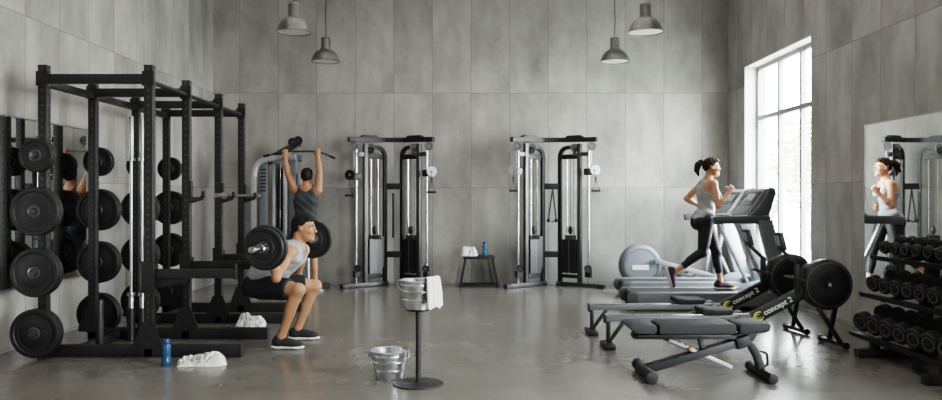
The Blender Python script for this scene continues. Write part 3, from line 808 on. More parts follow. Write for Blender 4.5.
# ------------------------------------------------------------------ rowing machines (facing +x)
def rower(label, loc, rz=0):
    r = thing('rowing_machine', label, 'rowing machine', loc, rz, 'rowing machines')
    # origin under the rail end; flywheel centre at x=1.97, z=.555
    MB().prism([(0, .225), (1.32, .235), (1.32, .285), (0, .275)], .052, XZ(0)).build('rail', SILD, r, .006)
    MB().box((.66, 0, .285), (1.3, .034, .012), rot=(0, -.0076, 0)).build('rail_track', CHR, r, .002)
    MB().box((.0, 0, .252), (.02, .07, .075)).build('rail_end_cap', BLK2, r, .004)
    MB().box((.03, 0, .125), (.032, .05, .2)).build('rear_leg', BLK, r, .004)
    MB().bar((.17, 0, .226), (.035, 0, .045), .03, .028, up=(0, 1, 0)).build('rear_leg_brace', BLK, r, .004)
    MB().box((.025, 0, .022), (.1, .30, .042)).build('rear_foot', BLK2, r, .012)
    # seat on its carriage
    st = MB().prism([(.83, .298), (1.06, .298), (1.085, .31), (1.085, .348), (1.03, .343), (.93, .343), (.85, .354), (.82, .348), (.82, .315)], .29, XZ(0))
    st.build('seat', VIN, r, .012)
    MB().box((.95, 0, .301), (.2, .12, .016)).build('seat_carriage', BLK2, r, .004)
    # rising logo beam up to the flywheel
    p0, p1 = V((1.22, 0, .215)), V((1.80, 0, .515)); d = (p1-p0).normalized(); n = V((-d.z, 0, d.x))
    MB().bar(p0, p1, .07, .105, up=n).build('front_beam', BLK, r, .008)
    for s in (-1, 1):
        q = p0-d*.12+n*.035+V((0, s*.125, 0))
        plate = MB().prism([(-.13, 0), (.15, .0), (.17, .02), (.15, .03), (-.12, .03), (-.15, .05), (-.16, .03)], .11, M4.Translation(q) @ M4.Rotation(-.62, 4, 'Y') @ XZ(0))
        fp = plate.build('foot_plate', RUBG, r, .006)
        MB().bar(q+V((-.02, -.062, .05)), q+V((-.02, .062, .05)), .045, .012, up=V((-.55, 0, .8))).build('foot_strap', BLK2, fp, .003)
        MB().bar(p0-d*.06+n*.02+V((0, s*.035, 0)), p0-d*.06+n*.035+V((0, s*.18, 0)), .035, .02).build('plate_bracket', BLK, r, .003)
    # wheel cage
    fw = [(.03, -.075), (.10, -.085), (.160, -.083), (.203, -.066), (.221, -.04), (.221, .04), (.203, .066), (.160, .083), (.10, .085), (.03, .075)]
    fc = (1.935, 0, .553)
    MB().lathe(fw, axisM(fc, (0, -1, 0)), 56, True).build('flywheel_cage', BLK, r, ang=30)
    ring = MB()
    for rr in (.10, .118, .136, .154): ring.lathe([(rr, .084), (rr+.007, .084), (rr+.007, .0885), (rr, .0885)], axisM(fc, (0, -1, 0)), 48, True)
    ring.build('cage_grille', RUB, r)
    MB().lathe([(.185, .069), (.192, .066), (.195, .073), (.188, .076)], axisM(fc, (0, -1, 0)), 56, True).build('cage_rim', RUBG, r)
    MB().cyl((fc[0], -.092, fc[2]), (fc[0], .092, fc[2]), .03, seg=24).build('axle_hub', BLK2, r, .003)
    MB().cyl((fc[0], -.091, fc[2]), (fc[0], -.099, fc[2]), .016, seg=20).build('hub_cap', SIL, r, .002)
    MB().prism([(1.72, .43), (1.83, .42), (1.90, .50), (1.90, .68), (1.80, .74), (1.74, .70)], .13, XZ(0)).build('chain_housing', BLK2, r, .02)
    # front legs and floor bar
    MB().bar((1.80, -.03, .44), (2.03, -.09, .05), .034, .034, up=(0, 1, 0)).build('front_leg', BLK, r, .005)
    MB().bar((2.04, .02, .40), (2.03, .14, .05), .034, .034, up=(0, 1, 0)).build('front_leg', BLK, r, .005)
    MB().bar((2.06, -.10, .035), (2.02, .26, .035), .06, .035).build('front_foot_bar', BLK, r, .008)
    for x_, a_, b_ in ((2.06, -.10, -.13), (2.02, .26, .30)): MB().cyl((x_, a_, .032), (x_, b_, .032), .031, seg=18).build('transport_wheel', RUB, r, .005)
    # monitor on its arm, handle
    MB().bar((1.68, -.02, .47), (1.68, -.02, .73), .045, .045, up=(0, 1, 0)).build('monitor_post', BLK, r, .006)
    MB().bar((1.69, -.02, .72), (1.54, -.02, .86), .03, .03, up=(0, 1, 0)).build('monitor_arm', BLK, r, .005)
    mo = MB().box((0, 0, 0), (.04, .15, .16), rot=(0, -.25, 0)).build('monitor', BLK2, r, .01); mo.location = (1.53, -.02, .93)
    MB().box((-.022, 0, .005), (.006, .11, .09), rot=(0, -.25, 0)).build('monitor_screen', SCRL, mo, .001)
    MB().cyl((1.67, -.22, .60), (1.67, .22, .60), .015, seg=12).build('pull_handle', RUB, r, .003)
    # lettering on the beam
    cu = bpy.data.curves.new('lettering', 'FONT'); cu.body = 'concept 2'; cu.size = .067; cu.extrude = .001; cu.space_character = 1.03; cu.offset = .0016
    to = bpy.data.objects.new('lettering_source', cu); COL.objects.link(to); bpy.context.view_layer.update()
    me = bpy.data.meshes.new_from_object(to.evaluated_get(bpy.context.evaluated_depsgraph_get()))
    bpy.data.objects.remove(to)
    me.materials.clear(); me.materials.append(TXT)
    lo = p0+d*.183-n*.018+V((0, -.0365, 0))
    Mx = M4(((d.x, n.x, 0, lo.x), (0, 0, -1, lo.y), (d.z, n.z, 0, lo.z), (0, 0, 0, 1)))
    me.transform(Mx); me.name = 'lettering'
    le = bpy.data.objects.new('lettering', me); COL.objects.link(le); le.parent = r
    le['label'] = 'white beam lettering'
    # round C mark
    mk = MB(); c0 = p0+d*.135+V((0, -.0375, 0))
    pts = [c0+d*(.042*cos(a))+n*(.036*sin(a)) for a in [R(40)+R(285)*i/20 for i in range(21)]]
    mk.tube(pts, [.003+.007*sin(pi*i/20) for i in range(21)], 8)
    pts = [c0+d*(.022*cos(a))+n*(.016*sin(a)) for a in [R(60)+R(240)*i/12 for i in range(13)]]
    mk.tube(pts, .003, 6)
    km = mk.build('emblem', YEL, r); km['label'] = 'lime yellow round mark'
    return r
rower('black rowing machine closer to the workout bench, with lettered beam and flywheel in full view', (1.175, 7.02, 0))
rower('black rowing machine farther from the workout bench, its flywheel partly hidden by the other rower', (1.14, 7.74, 0))

# ------------------------------------------------------------------ adjustable bench
bn = thing('workout_bench', 'grey padded adjustable workout bench on a black frame in front of the rowing machines', 'bench', (1.6, 5.85, 0))
BO = V((1.6, 5.85, 0))
def bb(n, mb, m, bev=.006, parent=None):
    mb.v = [tuple(V(v)-BO) for v in mb.v]; return mb.build(n, m, parent or bn, bev)
bk = bb('back_pad', MB().prism([(1.345, .338), (1.36, .33), (1.88, .33), (1.9, .345), (1.897, .40), (1.87, .407), (1.37, .404), (1.345, .395)], .28, XZ(5.85)), VIN, .014)
bb('head_pad', MB().prism([(1.115, .392), (1.18, .335), (1.31, .332), (1.33, .345), (1.33, .39), (1.31, .400), (1.15, .405)], .28, XZ(5.85)), VIN, .014)
bb('pad_board', MB().box((1.53, 5.85, .316), (.66, .22, .016)), BLK2, .003)
bb('seat_pad', MB().prism([(1.915, .342), (1.94, .332), (2.10, .342), (2.135, .355), (2.14, .405), (2.11, .414), (1.97, .404), (1.92, .398)], .30, XZ(5.85)), VIN, .015)
bb('seat_bracket', MB().prism([(1.88, .31), (2.10, .338), (2.06, .27), (1.95, .2), (1.9, .22)], .06, XZ(5.85)), BLK, .006)
bb('pad_rail', MB().bar((1.18, 5.80, .30), (1.92, 5.80, .30), .035, .03).bar((1.18, 5.90, .30), (1.92, 5.90, .30), .035, .03).box((1.2, 5.85, .30), (.04, .1, .03)).box((1.9, 5.85, .30), (.04, .1, .03)), BLK, .004)
for yy in (5.815, 5.885): bb('main_beam', MB().bar((1.27, yy, .055), (1.98, yy, .268), .04, .055), BLK2, .008)
bb('beam_joint', MB().box((1.97, 5.85, .265), (.1, .16, .08), rot=(0, -.3, 0)), BLK, .01)
bb('front_leg', MB().tube(fillet([(1.93, 5.85, .28), (2.04, 5.85, .25), (2.1, 5.85, .13), (2.12, 5.85, .04)], .12, 6), 0, rect=(.07, .05), up=(0, 1, 0)), BLK, .008)
bb('front_foot', MB().cyl((2.12, 5.66, .035), (2.12, 6.04, .035), .032, seg=18), BLK, .004)
bb('rear_foot', MB().cyl((1.27, 5.66, .045), (1.27, 6.04, .045), .038, seg=18), BLK, .004)
for x, r in ((2.12, .036), (1.27, .046)):
    for s in (-1, 1): bb('foot_cap', MB().cyl((x, 5.85+s*.19, r), (x, 5.85+s*.25, r), r, seg=20), RUB, .01)
ladder = MB().bar((1.44, 5.85, .275), (1.90, 5.85, .075), .075, .022)
bb('adjuster_ladder', ladder, SIL, .003)
nt_ = MB()
for k in range(6):
    q = V((1.52, 5.85, .24)).lerp(V((1.72, 5.85, .153)), k/5)
    nt_.box(q+V((0, -.03, .014)), (.022, .012, .03), rot=(0, .41, 0))
bb('ladder_notches', nt_, BLK2, .002)
bb('adjuster_sleeve', MB().bar((1.40, 5.85, .292), (1.60, 5.85, .205), .066, .034), BLK, .006)
bb('support_strut', MB().bar((1.66, 5.85, .31), (1.70, 5.85, .18), .05, .03), BLK, .004)
bb('pull_pin', MB().cyl((1.585, 5.80, .215), (1.585, 5.765, .215), .014, seg=12), mat('amber_tip', (.5, .2, .06), .4), .003)
bb('drag_handle', MB().tube(fillet([(2.07, 5.83, .19), (2.155, 5.83, .185), (2.165, 5.83, .085), (2.11, 5.83, .08)], .03, 4), .010, 10), BLK, 0)

# ------------------------------------------------------------------ dumbbell rack
dr = thing('dumbbell_rack', 'black three-tier dumbbell rack below the wall mirror', 'rack', (3.5, 6.15, 0))
DO = V((3.5, 6.15, 0))
def db(n, mb, m=BLK, bev=.005):
    mb.v = [tuple(V(v)-DO) for v in mb.v]; return mb.build(n, m, dr, bev)
TI = [(3.30, .165, .28), (3.385, .50, .26), (3.48, .815, .24)]  # front-rail x, z, depth
tilt = .26
YA, YZ_ = 4.75, 6.885
for y in (4.85, 5.6, 6.58):
    db('foot_beam', MB().box((3.51, y, .035), (.62, .075, .068)))
    db('foot_riser', MB().box((3.32, y, .095), (.06, .06, .05)))
    db('foot_cap', MB().box((3.185, y, .035), (.03, .085, .072)), BLK2)
    db('upright', MB().prism([(3.64, .068), (3.74, .068), (3.875, .92), (3.775, .92)], .07, XZ(y)))
    for x, z, dp in TI:
        db('tier_bracket', MB().prism([(x-.005, z-.05), (3.70+.13*z, z+dp*tilt-.07), (3.70+.13*z, z+dp*tilt-.02), (x-.005, z-.022)], .05, XZ(y)))
for x, z, dp in TI:
    db('tier_rail', MB().prism([(x-.04, z-.035), (x+.035, z-.02), (x+.035, z-.004), (x-.04, z-.018), (x-.045, z+.006), (x-.053, z+.004)], YZ_-YA, M4.Translation((0, (YA+YZ_)/2, 0)) @ XZ(0)), BLK, .003)
    x2, z2 = x+dp, z+dp*tilt
    db('tier_rail', MB().prism([(x2-.04, z2-.04), (x2+.04, z2-.025), (x2+.05, z2+.03), (x2+.04, z2+.03), (x2+.03, z2-.005), (x2-.04, z2-.018)], YZ_-YA, M4.Translation((0, (YA+YZ_)/2, 0)) @ XZ(0)), BLK, .003)
def make_dumbbell(r, hl, gl, name='dumbbell'):
    # axis along local x, centre at origin; r head radius, hl head length, gl grip length
    d = thing(name, '', 'dumbbell', (0, 0, 0), 0, 'dumbbells on the rack')
    g = gl/2
    MB().lathe([(0, -g-.005), (.013, -g-.005), (.013, -g*.7), (.017, 0), (.013, g*.7), (.013, g+.005), (0, g+.005)], axisM((0, 0, 0), (1, 0, 0)), 18).build('handle', CHR, d)
    for s in (-1, 1):
        A = axisM((s*g, 0, 0), (s, 0, 0))
        pr = [(0, 0), (r*.55, 0), (r*.62, .006), (r-.008, .008), (r, .016), (r, hl-.014), (r-.010, hl-.002), (r*.78, hl), (r*.74, hl-.006), (r*.40, hl-.006), (r*.37, hl-.002), (0, hl-.002)]
        h = MB().lathe(pr, A, 32).build('head', RUB, d, ang=30)
        MB().lathe([(r*.50, hl-.0058), (r*.66, hl-.0058), (r*.66, hl-.0035), (r*.50, hl-.0035)], A, 32, True).build('head_ring', RUBG, h)
        MB().lathe([(0, hl-.002), (r*.14, hl-.002), (r*.12, hl+.002), (0, hl+.002)], A, 16).build('cap_bolt', DST, h)
    return d
DBT = [(make_dumbbell(.082, .095, .125), .20), (make_dumbbell(.068, .08, .12), .176), (make_dumbbell(.055, .065, .115), .162)]
tn = ('bottom', 'middle', 'top'); od = ('first', 'second', 'third', 'fourth', 'fifth', 'sixth', 'seventh', 'eighth', 'ninth', 'tenth')
for ti, ((x, z, dp), (proto, sp)) in enumerate(zip(TI, DBT)):
    r = (.082, .068, .055)[ti]
    y0 = (6.775, 6.76, 6.78)[ti]
    yaw = R(17)
    for k in range((8, 8, 8)[ti]):
        o = proto if k == 0 else dup(proto)
        nx, nz = -sin(math.atan(tilt)), cos(math.atan(tilt))
        cx, cz = x+dp/2, z+dp/2*tilt
        rr = r+.016
        o.location = (cx+nx*rr, y0-k*sp, cz+nz*rr)
        o.rotation_euler = M4.Rotation(yaw, 3, 'Z').to_quaternion().to_matrix().to_4x4().to_3x3().to_euler() if False else (M4.Rotation(-math.atan(tilt), 3, 'Y') @ M4.Rotation(yaw, 3, 'Z') @ M4.Rotation(random.uniform(0, 6), 3, 'X')).to_euler()
        o['label'] = '%s-tier black dumbbell, %s from the rack end nearest the rowing machines' % (tn[ti], od[k])
        o['group'] = 'dumbbells on the rack'
# ------------------------------------------------------------------ signed-distance figures
class SDF:
    def __init__(s, lo, hi, h=.006):
        s.h = h; s.lo = np.array(lo, dtype=np.float32)
        n = np.ceil((np.array(hi)-np.array(lo))/h).astype(int)+1
        s.ax = [(s.lo[i]+h*np.arange(n[i])).astype(np.float32) for i in range(3)]
        s.F = np.full(tuple(n), 1.0, np.float32)
    def copy(s):
        c = SDF.__new__(SDF); c.h = s.h; c.lo = s.lo; c.ax = s.ax; c.F = s.F.copy(); return c
    def blank(s):
        c = SDF.__new__(SDF); c.h = s.h; c.lo = s.lo; c.ax = s.ax; c.F = np.full_like(s.F, 1.0); return c
    def sub(s, lo, hi, pad):
        sl = []
        for i in range(3):
            a = int(max(0, np.floor((lo[i]-pad-s.lo[i])/s.h))); b = int(min(len(s.ax[i]), np.ceil((hi[i]+pad-s.lo[i])/s.h)+1))
            if b <= a: return None
            sl.append(slice(a, b))
        return tuple(sl)
    def P(s, sl): return s.ax[0][sl[0]][:, None, None], s.ax[1][sl[1]][None, :, None], s.ax[2][sl[2]][None, None, :]
    def put(s, sl, d, k, mode='u'):
        A = s.F[sl]
        if mode == 'u':
            hh = np.clip(.5+.5*(A-d)/k, 0, 1); s.F[sl] = A*(1-hh)+d*hh-k*hh*(1-hh)
        else:
            d = -d; hh = np.clip(.5-.5*(A-d)/k, 0, 1); s.F[sl] = A*(1-hh)+d*hh+k*hh*(1-hh)
    def cone(s, p0, r0, p1, r1, k=.02, mode='u', cap=None):
        p0 = np.array(p0, float); p1 = np.array(p1, float); r = max(r0, r1)
        sl = s.sub(np.minimum(p0, p1)-r, np.maximum(p0, p1)+r, k+.03)
        if sl is None: return
        X, Y, Z = s.P(sl); b = p1-p0; L2 = float(b@b) or 1e-9
        t = np.clip(((X-p0[0])*b[0]+(Y-p0[1])*b[1]+(Z-p0[2])*b[2])/L2, 0, 1).astype(np.float32)
        d = np.sqrt((X-p0[0]-t*b[0])**2+(Y-p0[1]-t*b[1])**2+(Z-p0[2]-t*b[2])**2)-(r0+t*(r1-r0))
        if cap is not None: # cap = fraction of length where the cloth ends
            L = sqrt(L2); dd = ((X-p0[0])*b[0]+(Y-p0[1])*b[1]+(Z-p0[2])*b[2])/L-cap*L
            d = np.maximum(d, dd)
        s.put(sl, d.astype(np.float32), k, mode)
    def ell(s, c, rad, Rm=None, k=.02, mode='u'):
        c = np.array(c, float); rad = np.array(rad, float); r = rad.max()
        sl = s.sub(c-r, c+r, k+.03)
        if sl is None: return
        X, Y, Z = s.P(sl); x, y, z = X-c[0], Y-c[1], Z-c[2]
        if Rm is None: q = (x, y, z)
        else: q = [x*Rm[0][i]+y*Rm[1][i]+z*Rm[2][i] for i in range(3)]  # columns are the local axes
        k0 = np.sqrt((q[0]/rad[0])**2+(q[1]/rad[1])**2+(q[2]/rad[2])**2)+1e-6
        k1 = np.sqrt((q[0]/rad[0]**2)**2+(q[1]/rad[1]**2)**2+(q[2]/rad[2]**2)**2)+1e-6
        d = np.maximum(k0*(k0-1)/k1, -rad.min())
        s.put(sl, d.astype(np.float32), k, mode)
    def mesh(s, name, m, parent=None, smooth=0):
        F = s.F; h = s.h; ins = F < 0
        nx, ny, nz = F.shape
        cnt = np.zeros((nx-1, ny-1, nz-1), np.int8)
        for i in (0, 1):
            for j in (0, 1):
                for k in (0, 1): cnt += ins[i:nx-1+i, j:ny-1+j, k:nz-1+k]
        act = (cnt > 0) & (cnt < 8)
        idx = np.full(act.shape, -1, np.int64); C = np.argwhere(act); idx[act] = np.arange(len(C))
        pos = np.zeros((len(C), 3)); num = np.zeros(len(C))
        cs = [(i, j, k) for i in (0, 1) for j in (0, 1) for k in (0, 1)]
        val = {c: F[C[:, 0]+c[0], C[:, 1]+c[1], C[:, 2]+c[2]].astype(float) for c in cs}
        for a in cs:
            for ax in range(3):
                if a[ax]: continue
                b = tuple(1 if q == ax else a[q] for q in range(3))
                va, vb = val[a], val[b]; mk = (va < 0) != (vb < 0)
                t = np.where(mk, va/np.where(mk, va-vb, 1), 0)
                for q in range(3): pos[:, q] += mk*(a[q]+(t if q == ax else 0))
                num += mk
        P = s.lo+h*(C+pos/num[:, None])
        faces = []
        for ax in range(3):
            sh = [slice(1, -1)]*3; sh[ax] = slice(0, -1)
            sh2 = list(sh); sh2[ax] = slice(1, None)
            A = ins[tuple(sh)]; B = ins[tuple(sh2)]
            E = np.argwhere(A != B); fl = A[A != B]
            off = np.ones(3, int); off[ax] = 0; E = E+off
            o1, o2 = [(1, 2), (2, 0), (0, 1)][ax]
            def at(d1, d2):
                c = E.copy(); c[:, o1] -= d1; c[:, o2] -= d2
                return idx[c[:, 0], c[:, 1], c[:, 2]]
            q = np.stack([at(1, 1), at(0, 1), at(0, 0), at(1, 0)], 1)
            q[~fl] = q[~fl][:, ::-1]; faces.append(q)
        Q = np.concatenate(faces); Q = Q[(Q >= 0).all(1)]
        me = bpy.data.meshes.new(name)
        me.vertices.add(len(P)); me.vertices.foreach_set('co', P.astype(np.float32).ravel())
        me.loops.add(len(Q)*4); me.loops.foreach_set('vertex_index', Q.astype(np.int32).ravel())
        me.polygons.add(len(Q)); me.polygons.foreach_set('loop_start', np.arange(0, len(Q)*4, 4, dtype=np.int32))
        me.polygons.foreach_set('loop_total', np.full(len(Q), 4, np.int32))
        me.update(calc_edges=True); me.validate()
        me.polygons.foreach_set('use_smooth', np.ones(len(Q), bool))
        me.materials.append(m)
        o = bpy.data.objects.new(name, me); COL.objects.link(o)
        if parent is not None:
            o.parent = parent; o.matrix_parent_inverse = M4.Translation(-parent.location)
        if smooth:
            sm = o.modifiers.new('soften', 'SMOOTH'); sm.factor = .5; sm.iterations = smooth
        return o
def cols(a, b, c): return [[a[i], b[i], c[i]] for i in range(3)]
def nrm(v): return V(v).normalized()

def head(S, c, f, u, s=1.0, female=False):
    f = nrm(f); u = nrm(V(u)-f*f.dot(V(u))); r = f.cross(u); A = cols(f, r, u)
    p = lambda a, b, e: V(c)+(f*a+r*b+u*e)*s
    E = lambda q, rad, k=.02, mode='u': S.ell(q, [x*s for x in rad], A, k*s, mode)
    E(p(-.012, 0, .028), (.098, .077, .093), .02)
    E(p(.028, 0, -.035), (.062, .060, .082), .03)
    E(p(.040, 0, -.078), (.046, .050 if not female else .044, .038), .025)
    E(p(.080, 0, -.098), (.020, .024, .019), .02)
    for b in (-1, 1):
        S.cone(p(.087, b*.010, .022), .011*s, p(.070, b*.047, .020), .011*s, .012*s)
        E(p(.064, b*.040, -.026), (.024, .020, .024), .015)
        E(p(.098, b*.032, .003), (.014, .014, .009), .012, 'c')
        E(p(.100, b*.011, -.030), (.012, .009, .009), .006)
        E(p(-.008, b*.076, -.004), (.018, .009, .028), .006)
    S.cone(p(.092, 0, .012), .008*s, p(.112, 0, -.026), .011*s, .010*s)
    E(p(.092, 0, -.056), (.012, .022, .006), .006)
    E(p(.090, 0, -.068), (.012, .019, .007), .006)
    return p, f, r, u
def hand(S, wrist, d, n, sd, curl=(55, 75, 55), s=1.0, thumb=(.5, .5, .5), spread=.0):
    """d: wrist to fingers, n: out of the palm, sd: towards the thumb"""
    d = nrm(d); n = nrm(V(n)-d*d.dot(V(n))); c_ = d.cross(n); sd = c_ if c_.dot(V(sd)) > 0 else -c_
    W = V(wrist); p = lambda a, b, e: W+(d*a+sd*b+n*e)*s
    S.ell(p(.05, 0, 0), [.056*s, .041*s, .016*s], cols(d, sd, n), .012)
    S.cone(p(-.02, 0, 0), .026*s, p(.03, 0, 0), .024*s, .012)
    S.ell(p(.035, .026, .008), [.032*s, .017*s, .016*s], cols(d, sd, n), .01)
    for i, (b, L) in enumerate(((.031, .070), (.0105, .079), (-.010, .073), (-.0295, .058))):
        q = p(.088-(abs(b-.008))*.18, b, 0); a = 0; segs = (.45*L, .30*L, .25*L)
        rr = (.0095, .0088, .008)
        for j in range(3):
            a += R(curl[j]); dr = d*cos(a)+n*sin(a)+sd*(spread*(b/.03))
            q2 = q+dr.normalized()*segs[j]*s
            S.cone(q, rr[j]*s, q2, (rr[j]-.0008)*s, .004); q = q2
    q = p(.022, .036, .006)
    t1 = (d*.65+sd*.65+n*.35).normalized(); q2 = q+t1*.038*s
    t2 = (d*thumb[0]+sd*thumb[1]+n*thumb[2]).normalized(); q3 = q2+t2*.033*s
    t3 = (t2+n*.5-sd*.35).normalized(); q4 = q3+t3*.026*s
    S.cone(q, .0135*s, q2, .0115*s, .008); S.cone(q2, .011*s, q3, .0098*s, .004); S.cone(q3, .0098*s, q4, .0082*s, .004)
def torso(S, hip, neck, f, sh, male=True, shoulders=None):
    u = (V(neck)-V(hip)); L = u.length; u.normalize(); f = nrm(V(f)-u*u.dot(V(f))); r = f.cross(u); A = cols(r, f, u)
    p = lambda a, b, e: V(hip)+r*a+f*b+u*e
    if male:
        S.ell(p(0, 0, .02), (.158, .108, .125), A, .03); S.ell(p(0, 0, .17), (.142, .100, .15), A, .05)
        S.ell(p(0, .0, .33), (.165, .112, .16), A, .05)
        for b in (-1, 1):
            S.ell(p(b*.075, .078, .37), (.075, .036, .058), A, .025)
            S.ell(p(b*.08, -.055, .36), (.075, .05, .11), A, .03)
            S.ell(p(b*.08, -.062, -.045), (.088, .085, .10), A, .03)
    else:
        S.ell(p(0, -.005, .0), (.155, .108, .12), A, .03); S.ell(p(0, .0, .165), (.108, .085, .14), A, .05)
        S.ell(p(0, 0, .315), (.132, .095, .135), A, .05)
        for b in (-1, 1):
            S.ell(p(b*.062, .082, .315), (.055, .046, .05), A, .025)
            S.ell(p(b*.065, -.055, .34), (.06, .045, .10), A, .03)
            S.ell(p(b*.075, -.056, -.045), (.082, .080, .098), A, .04)
    for q in sh:
        m = V(neck)-u*.045
        S.cone(m, .058 if male else .045, m.lerp(V(q), .82), .055 if male else .042, .05)
        S.cone(V(neck)+u*.005, .045 if male else .036, V(neck).lerp(V(q), .75)-u*.005, .04 if male else .032, .04)
    return p, u, f, r, L
def arm(S, sh, el, wr, s=1.0, bulge=None):
    sh, el, wr = V(sh), V(el), V(wr)
    S.ell(sh, (.058*s, .058*s, .058*s), None, .03)
    S.cone(sh, .052*s, el, .039*s, .025)
    m = sh.lerp(el, .5)
    S.cone(sh.lerp(el, .28), .048*s, sh.lerp(el, .68), .046*s, .02)
    S.cone(el, .038*s, el.lerp(wr, .35), .043*s, .02)
    S.cone(el.lerp(wr, .35), .043*s, wr, .026*s, .02)
def leg(S, hip, kn, an, back, s=1.0, hr=.088):
    hip, kn, an, back = V(hip), V(kn), V(an), nrm(back)
    S.cone(hip, hr*s, kn, .058*s, .035)
    S.cone(hip.lerp(kn, .2)-back*.018, .072*s, hip.lerp(kn, .72)-back*.014, .058*s, .03)
    S.ell(kn-back*.008, (.055*s,)*3, None, .02)
    S.cone(kn, .05*s, an, .036*s, .025)
    S.cone(kn.lerp(an, .18)+back*.022, .042*s, kn.lerp(an, .45)+back*.016, .043*s, .03)
    S.ell(an, (.038*s,)*3, None, .015)
def shoe(owner, m, an, fwd, upv, L=.28, sole=SOLE):
    """ankle joint position, toe direction, leg-side direction; the sole sits .085 below the ankle"""
    f = nrm(fwd); u = nrm(V(upv)-f*f.dot(V(upv))); r = f.cross(u); A = cols(f, r, u)
    p = lambda a, b, e: V(an)+f*a*(L/.28)+r*b+u*e
    lo = np.array([min(p(a, b, e)[i] for a in (-.13, .24) for b in (-.08, .08) for e in (-.13, .08)) for i in range(3)])
    hi = np.array([max(p(a, b, e)[i] for a in (-.13, .24) for b in (-.08, .08) for e in (-.13, .08)) for i in range(3)])
    S = SDF(lo, hi, .005)
    S.ell(p(-.035, 0, -.045), (.045, .038, .05), A, .02); S.ell(p(.06, 0, -.055), (.085, .042, .04), A, .03)
    S.ell(p(.13, 0, -.062), (.062, .046, .030), A, .025); S.cone(p(-.02, 0, -.04), .042, p(-.014, 0, -.022), .041, .02)
    S.cone(p(.03, 0, -.036), .034, p(.09, 0, -.052), .03, .02)
    up = S.mesh('shoe', m, owner)
    S2 = SDF(lo, hi, .005)
    for q in ((-.045, .036), (.0, .036), (.06, .040), (.12, .046), (.155, .036)):
        S2.ell(p(q[0], 0, -.086), (.05, q[1], .018), A, .02)
    S2.mesh('sole', sole, up)
    lc = MB()
    for k in range(4):
        a = .03+.022*k
        lc.tube([p(a, -.03, -.030-.005*k), p(a+.004, 0, -.004-.0055*k), p(a, .03, -.030-.005*k)], .0035, 6)
    lc.v = [tuple(V(v)-V(owner.location)) for v in lc.v]
    lc.build('laces', sole, up)
def limb_tube(owner, name, m, pts, r, seg=8):
    b = MB().tube(pts, r, seg); b.v = [tuple(V(v)-V(owner.location)) for v in b.v]; return b.build(name, m, owner)
def ball(owner, name, m, c, r):
    b = MB().sph(c, r, 14, 10); b.v = [tuple(V(v)-V(owner.location)) for v in b.v]; return b.build(name, m, owner)
def clip(S, fn, lo, hi):
    sl = S.sub(lo, hi, 0); X, Y, Z = S.P(sl); S.F[sl] = np.maximum(S.F[sl], fn(X, Y, Z).astype(np.float32))
def face_bits(t, p, s, hm):
    for b in (-1, 1):
        ball(t, 'eye', EYEB, p(.0735, b*.032, .003), .0125*s)
        ball(t, 'iris', EYEW, p(.0815, b*.0325, .003), .0058*s)
        limb_tube(t, 'eyebrow', hm, [p(.0945, b*.012, .025), p(.090, b*.030, .031), p(.075, b*.047, .027)], [.0035*s, .0045*s, .003*s], 6)
    limb_tube(t, 'lips', LIP, [p(.090, -.021, -.062), p(.0995, -.007, -.061), p(.0995, .007, -.061), p(.090, .021, -.062)], [.003, .005, .005, .003], 6)
def hair_short(S, p, f, r, u, s, c, off=.014):
    H = S.blank(); A = cols(f, r, u)
    H.ell(p(-.012, 0, .030), [(.098+off*.8)*s, (.077+off*.45)*s, (.093+off)*s], A, .01)
    H.ell(p(.045, 0, .085), [.045*s, .06*s, .030*s], A, .03)
    C = V(c)
    def fn(X, Y, Z):
        x, y, z = X-C.x, Y-C.y, Z-C.z
        a = (x*f.x+y*f.y+z*f.z)/s; b = (x*r.x+y*r.y+z*r.z)/s; e = (x*u.x+y*u.y+z*u.z)/s
        line = np.where(a > .045, .062+(a-.045)*.12, np.where(a > .012, .030+(a-.012)*.97, np.where(a > -.004, -.022+(a+.004)*3.2, np.where(a > -.03, .022, -.055+(a+.085)*.75))))
        ripple = .0035*np.sin(a*170+b*60)*np.cos(b*140)+.002*np.sin(a*310-b*200)
        return (line-e)*.75*s+ripple
    clip(H, fn, np.array(C)-.2, np.array(C)+.2)
    H.F += np.float32(.0)
    return H

